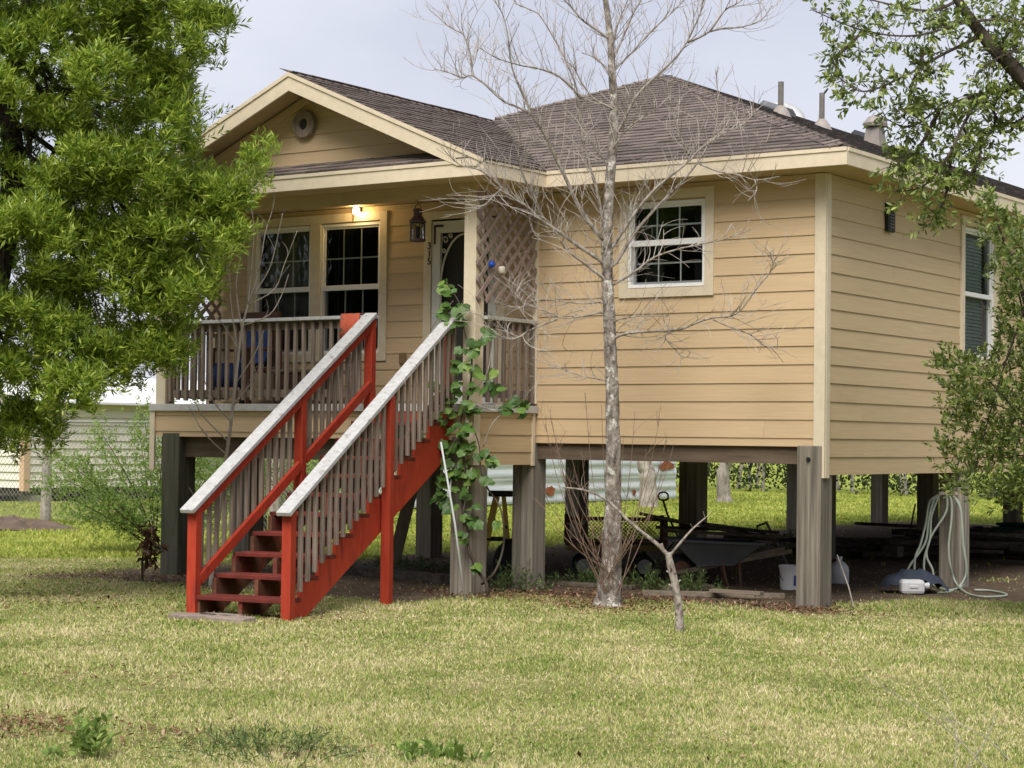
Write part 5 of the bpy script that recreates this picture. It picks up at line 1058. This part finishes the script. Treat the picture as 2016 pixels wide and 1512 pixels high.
# ---- feathery light green bush behind the left piling
GBs = on(318, 1088, 2, 0); D7 = dep(GBs); GB2 = thing('feathery_bush', 'feathery light green bush leaning out beside the left porch piling', 'bush', GBs)
gs = MB(); so_, sd2 = [], []; rr = random.Random(12)
for i in range(26):
    ang = rr.uniform(-1.25,1.1); L_ = rr.uniform(1.3,2.15)*(1-.12*abs(ang)); d0 = V(0,0,1)
    tipd = EX*math.sin(ang)+V(0,0,math.cos(ang))+EY*rr.uniform(-.5,.5); b0 = GBs+EX*rr.uniform(-.1,.1); P = [b0, b0+tipd*L_*.35+V(0,0,.08), b0+tipd*L_*.7+V(0,0,.08), b0+tipd*L_]; Q = curve(P, 6); gs.tube(Q, taper(len(Q), .011, .003), 4)
    for j in range(4, len(Q)):
        for k in range(11):
            dv = (Q[j]-Q[j-1]).normalized()*.5+V(rr.gauss(0,.6), rr.gauss(0,.6), rr.gauss(0,.5)+.2); e = Q[j]+dv*rr.uniform(.03,.2); so_.append(e); sd2.append(dv)
gs.build('stems', 'dark_bark', GB2)
lp_, ld_ = sprigs(np.array([tuple(v_) for v_ in so_]), np.array([tuple(v_) for v_ in sd2]), 7, RS.uniform(.05,.14,len(so_)), .8)
leaves('foliage', lp_, ld_, RS.uniform(.028,.05,len(lp_)), RS.uniform(.008,.013,len(lp_)), 'leaf_bush', GB2)
# ---- a darker shrub further back, seen below the porch
for (px, py, w_, h_, lab) in ((520,1045,1.5,1.7,'loose green shrub on the back lawn seen below the porch'), (690,1030,1.2,1.3,'smaller green shrub on the back lawn seen through the stairs')):
    c = on(px, py, 2, 0); s_ = thing('back_shrub', lab, 'shrub', c); n = 900; u = RS.normal(size=(n,3)); u = nrm(u)*RS.rand(n,1)**.4; o_ = np.array(c)+u*np.array([w_,w_*.8,h_*.5])+np.array([0,0,h_*.55])
    lp_, ld_ = sprigs(o_, u+np.array([0,0,.4]), 8, .14, .9); leaves('foliage', lp_, ld_, RS.uniform(.04,.075,len(lp_)), RS.uniform(.010,.018,len(lp_)), 'leaf_bush', s_); MB().tube([c, c+V(.05,0,h_*.5)], [.04,.02], 6).build('stem', 'dark_bark', s_)
# ---- dried plant by the left piling
dpb = on(281, 1148, 2, 0); DP = thing('dried_plant', 'dead brown plant with curled leaves beside the left porch piling', 'plant', dpb); D8 = dep(dpb)
Q = curve([dpb, pt(280,1110,D8), pt(286,1070,D8), pt(298,1040,D8)], 4); MB().tube(Q, taper(len(Q), .014, .006), 6).build('stem', 'dark_bark', DP)
n = 110; c = ptA(RS.normal(293,8,n), RS.uniform(1035,1110,n), D8+RS.uniform(-.08,.08,n)); leaves('dead_leaves', c, RS.normal(size=(n,3))+np.array([0,0,-.8]), RS.uniform(.07,.14,n), RS.uniform(.014,.028,n), 'leaf_dead', DP, fold=.9)
# ---- far trees and woodland
def far_tree(px, py, w0, lab, pts, h):
    b = on(px, py, 2, 0); d = dep(b); t = thing('far_tree', lab, 'tree', b); Q = curve([pt(x, y, d) for x, y in pts]+[b+V(.3,.2,h*.6), b+V(.2,.4,h)], 5); MB().tube(Q, [r_*rt_.uniform(.92,1.1) for r_ in [max(.06, w0*(1+.25*max(0,1-i/3)**2)*(1-.55*i/len(Q))) for i in range(len(Q))]], 12).build('trunk', 'far_bark', t, smooth=True)
    for k in range(4): a_ = Q[len(Q)//2+k*2]; Q2 = curve([a_, a_+V(rt_.uniform(-.5,.5), rt_.uniform(-.5,.5), .5), a_+V(rt_.uniform(-1,1), rt_.uniform(-1,1), 1.0)], 4); MB().tube(Q2, taper(len(Q2), .05, .015), 6).build('limb', 'far_bark', t)
    n = 700; u = nrm(RS.normal(size=(n,3)))*RS.rand(n,1)**.4; o_ = np.array(b)+u*np.array([1.1,1.1,.9])+np.array([.2,.3,h]); lp_, ld_ = sprigs(o_, u, 7, .15, .9); leaves('crown', lp_, ld_, .07, .018, 'leaf_hedge', t)
far_tree(1425, 988, .20, 'pale trunk of a tree at the edge of the far woodland', [(1426,992),(1424,960),(1424,930),(1432,905)], 3.4)
far_tree(1277, 998, .24, 'bleached broad trunk standing before the metal shed', [(1277,1002),(1276,960),(1274,930),(1270,905)], 3.2)
N = 52000; x = RS.uniform(-48,12,N); base = 38+.0*x; y = 37.5-.45*(x+15)*(x > -15)+RS.rand(N)**1.5*7; lump = 1.8+1.1*np.sin(x*1.3)+.7*np.sin(x*3.1+1)+.4*np.sin(x*6.7); zt = np.clip(1.6+lump*.55, .9, 3.6); z = RS.rand(N)**.8*zt
y += .5*np.sin(x*2.2+z*2)+.3*np.sin(x*5+z*3)
leaves('woodland', np.stack([x,y,z],1), RS.normal(size=(N,3))+np.array([0,-.3,.4]), RS.uniform(.10,.22,N), RS.uniform(.025,.06,N), 'leaf_hedge', kind='stuff')['kind'] = 'stuff'
wt = MB()
for i in range(40):
    px = RS.uniform(-40,10); py = 38.5-.45*(px+15)*(px > -15)+RS.uniform(0,4); wt.tube([V(px,py,0), V(px+RS.uniform(-.3,.3),py,1.5), V(px+RS.uniform(-.8,.8),py,3.2)], [.06,.05,.03], 5)
wt.build('woodland_stems', 'far_bark', kind='stuff')
# woods across the road, behind the photographer: they show in the window glass
N = 60000; x = RS.uniform(-45,75,N); hgt = 13+2.5*np.sin(x*.35)+1.5*np.sin(x*.9+1); z = RS.rand(N)**.9*hgt; y = -42-RS.rand(N)*5+.8*np.sin(x*1.1+z)
leaves('roadside_woods', np.stack([x,y,z],1), RS.normal(size=(N,3)), RS.uniform(.7,1.3,N), RS.uniform(.22,.42,N), 'leaf_hedge', kind='stuff')

N = 20000; y = RS.uniform(16,64,N); hgt = 8.5+2*np.sin(y*.4)+1.2*np.sin(y*1.1+1); z = RS.rand(N)**.9*hgt; x = 14+RS.rand(N)*4+.8*np.sin(y*1.2+z)
leaves('neighbouring_woods', np.stack([x,y,z],1), RS.normal(size=(N,3)), RS.uniform(.4,.8,N), RS.uniform(.10,.22,N), 'leaf_hedge', kind='stuff')

# ---- grass
def dirtmask(x, y):
    sdn = np.maximum(np.abs(x+3.9)-4.0, np.abs(y-9.7)-10.2); sdn = np.minimum(sdn, np.maximum(np.abs(x+5.9)-2.6, np.abs(y+.7)-1.5)); sdn = np.minimum(sdn, np.maximum(np.abs(x-1.0)-1.4, np.abs(y-4.2)-2.2))
    return sdn+.35*np.sin(x*2.3+1)*np.sin(y*2.9)+.2*np.sin(x*5.1)*np.cos(y*4.3)
def grass(name, N, r0, r1, half, hgt, wid, m, lab):
    u = RS.rand(N); r = r0*(r1/r0)**u; a_ = RS.uniform(-half, half, N); fx, fy = FW.x, FW.y; k = math.hypot(fx, fy); fx, fy = fx/k, fy/k
    x = CAM.x+r*(fx*np.cos(a_)-fy*-np.sin(a_)); y = CAM.y+r*(fy*np.cos(a_)-fx*np.sin(a_))
    # tufty: blades gather
    x += .03*np.sin(x*37)*np.sin(y*23); y += .03*np.sin(y*41)*np.sin(x*29)
    s_ = dirtmask(x, y); keep = (s_ > .1) | (RS.rand(N) < np.clip(.35+.9*s_, .02, 1)*.6); x, y, r = x[keep], y[keep], r[keep]; n = len(x)
    z = np.full(n, -.003); p = np.stack([x,y,z],1); h = RS.uniform(hgt[0], hgt[1], n)*(1+.35*np.sin(x*1.7)*np.sin(y*2.1)); d = nrm(np.stack([RS.normal(0,.7,n), RS.normal(0,.7,n), np.ones(n)],1)); s2 = RS.normal(size=(n,3)); s2[:,2] = 0; s2 = nrm(s2)*(wid*r/10*RS.uniform(.7,1.4,n))[:,None]
    vs = np.stack([p-s2, p+s2, p+d*h[:,None]],1).reshape(-1,3); o = arrmesh(name, vs, np.arange(3*n).reshape(n,3), m, kind='stuff'); return o
grass('lawn_grass', 800000, 8.0, 25, .36, (.014,.036), .0034, 'grass', '')
grass('lawn_tufts', 16000, 8.0, 24, .36, (.04,.07), .0032, 'grass', '')
grass('back_lawn_grass', 160000, 25, 62, .36, (.03,.07), .005, 'grass_back', '')
# ---- leaf litter along the house and round the tree foot
def litter(x, y): return np.stack([x, y, RS.uniform(.0,.025,len(x))],1)
parts = [litter(RS.uniform(-3.4,.3,2300), RS.normal(-.35,.26,2300)), litter(RS.normal(TB.x,.45,1500), RS.normal(TB.y,.35,1500)), litter(RS.normal(-3.2,.6,1100), RS.normal(-1.0,.3,1100)), litter(RS.uniform(-8.6,-5,1800), RS.normal(-1.9,.55,1800)), litter(RS.normal(-3.4,.6,500), RS.normal(-4.2,.35,500)), litter(RS.uniform(-8,0,2600), RS.uniform(.3,7,2600)), litter(RS.normal(.1,.5,500), RS.normal(-.3,.2,500)), litter(RS.uniform(-6,6,260), RS.uniform(-9,-2,260))]
for (px, py, n_, s1) in ((0,1430,900,.28),(340,1450,200,.28),(640,1480,120,.2),(250,1330,160,.5),(120,1180,700,.7)):
    c = on(px, py, 2, 0); parts.append(litter(RS.normal(c.x, s1, n_), RS.normal(c.y, s1*.8, n_)))
P_ = np.concatenate(parts); d = RS.normal(size=P_.shape); d[:,2] *= .35
leaves('leaf_litter', P_, d, RS.uniform(.02,.06,len(P_)), RS.uniform(.003,.012,len(P_)), 'leaf_dead', kind='stuff', fold=.4, upbias=1.5)
# ---- weeds
def weed(px, py, n, spread, h, m, lab, ln=.06, wd=.006, broad=False):
    c = on(px, py, 2, 0); t = thing('weed_clump', lab, 'weed', c); x = RS.normal(0, spread, n); y = RS.normal(0, spread*.8, n); hh = h*np.exp(-((x**2+y**2)/(2*(spread*1.4)**2)))*RS.uniform(.5,1.1,n)
    st = MB(); so_, sd_2 = [], []
    for i in range(n):
        b = c+V(x[i], y[i], -.01); e = b+V(x[i]*.5+RS.normal(0,.03), y[i]*.5+RS.normal(0,.03), hh[i]); st.tube([b, (b+e)/2+V(0,0,.01), e], [.0025,.002,.0012], 3); so_.append(tuple(b+(e-b)*.15)); sd_2.append(tuple(e-b))
    st.build('stems', m, t, kind='stuff'); so_ = np.array(so_); sd_2 = np.array(sd_2); L_ = np.linalg.norm(sd_2, axis=1)*.9
    lp_, ld_ = sprigs(so_, sd_2, 9, L_, .9); leaves('foliage', lp_, ld_, RS.uniform(ln*.6, ln*1.2, len(lp_)), RS.uniform(wd*.7, wd*1.4, len(lp_)), m, t, six=broad)
weed(530,1485,80,.19,.15,'weed','grey-green weed clump at the bottom edge left of centre',.05,.004)
weed(180,1492,20,.06,.24,'weed_bright','bright green weed at the lower left corner',.06,.011,True)
weed(860,1495,22,.11,.07,'weed_bright','low bright green weed at the bottom edge near the middle',.07,.012,True)
weed(1010,1160,60,.16,.30,'weed','weeds at the foot of the second piling behind the vine',.06,.008)
weed(1150,1152,60,.15,.22,'weed','weeds left of the bare tree trunk',.06,.006)
weed(1285,1160,50,.16,.26,'weed','weeds between the bare tree and the forked sapling',.06,.008)
weed(1362,1165,50,.14,.24,'weed','weeds right of the forked sapling before the wheelbarrow',.06,.006)
weed(800,1120,60,.25,.16,'weed','weeds round the leaning board under the porch',.07,.006)
weed(1545,1090,60,.22,.35,'weed','weeds round the far piling left of the corner piling',.06,.008)
for i, (px, py, tx, ty) in enumerate(((1960,1530,1700,1330),(1900,1520,1960,1400),(1880,1525,1850,1340),(1990,1500,1840,1410))):
    a = on(px, py, 2, 0); d_ = dep(a); Q = curve([a, pt((px+tx)/2+15, (py+ty)/2-10, d_), pt(tx, ty, d_)], 6); mb = MB(); mb.tube(Q, taper(len(Q), .0035, .0012), 4)
    for k in range(5): j = rt_.randrange(3, len(Q)-1); twig(mb, Q[j], (Q[j]-Q[j-1]).normalized()+V(rt_.gauss(0,.5), rt_.gauss(0,.5), .2), rt_.uniform(.05,.16), .0015, 0, .2)
    tag(mb.build('dry_grass', 'twig'), ['long dry grass stem reaching left at the lower right', 'dry grass stem at the lower right leaning right', 'upright dry grass stem at the lower right', 'short dry grass stem nearest the lower right corner'][i], 'grass', 'dry stems at the lower right')
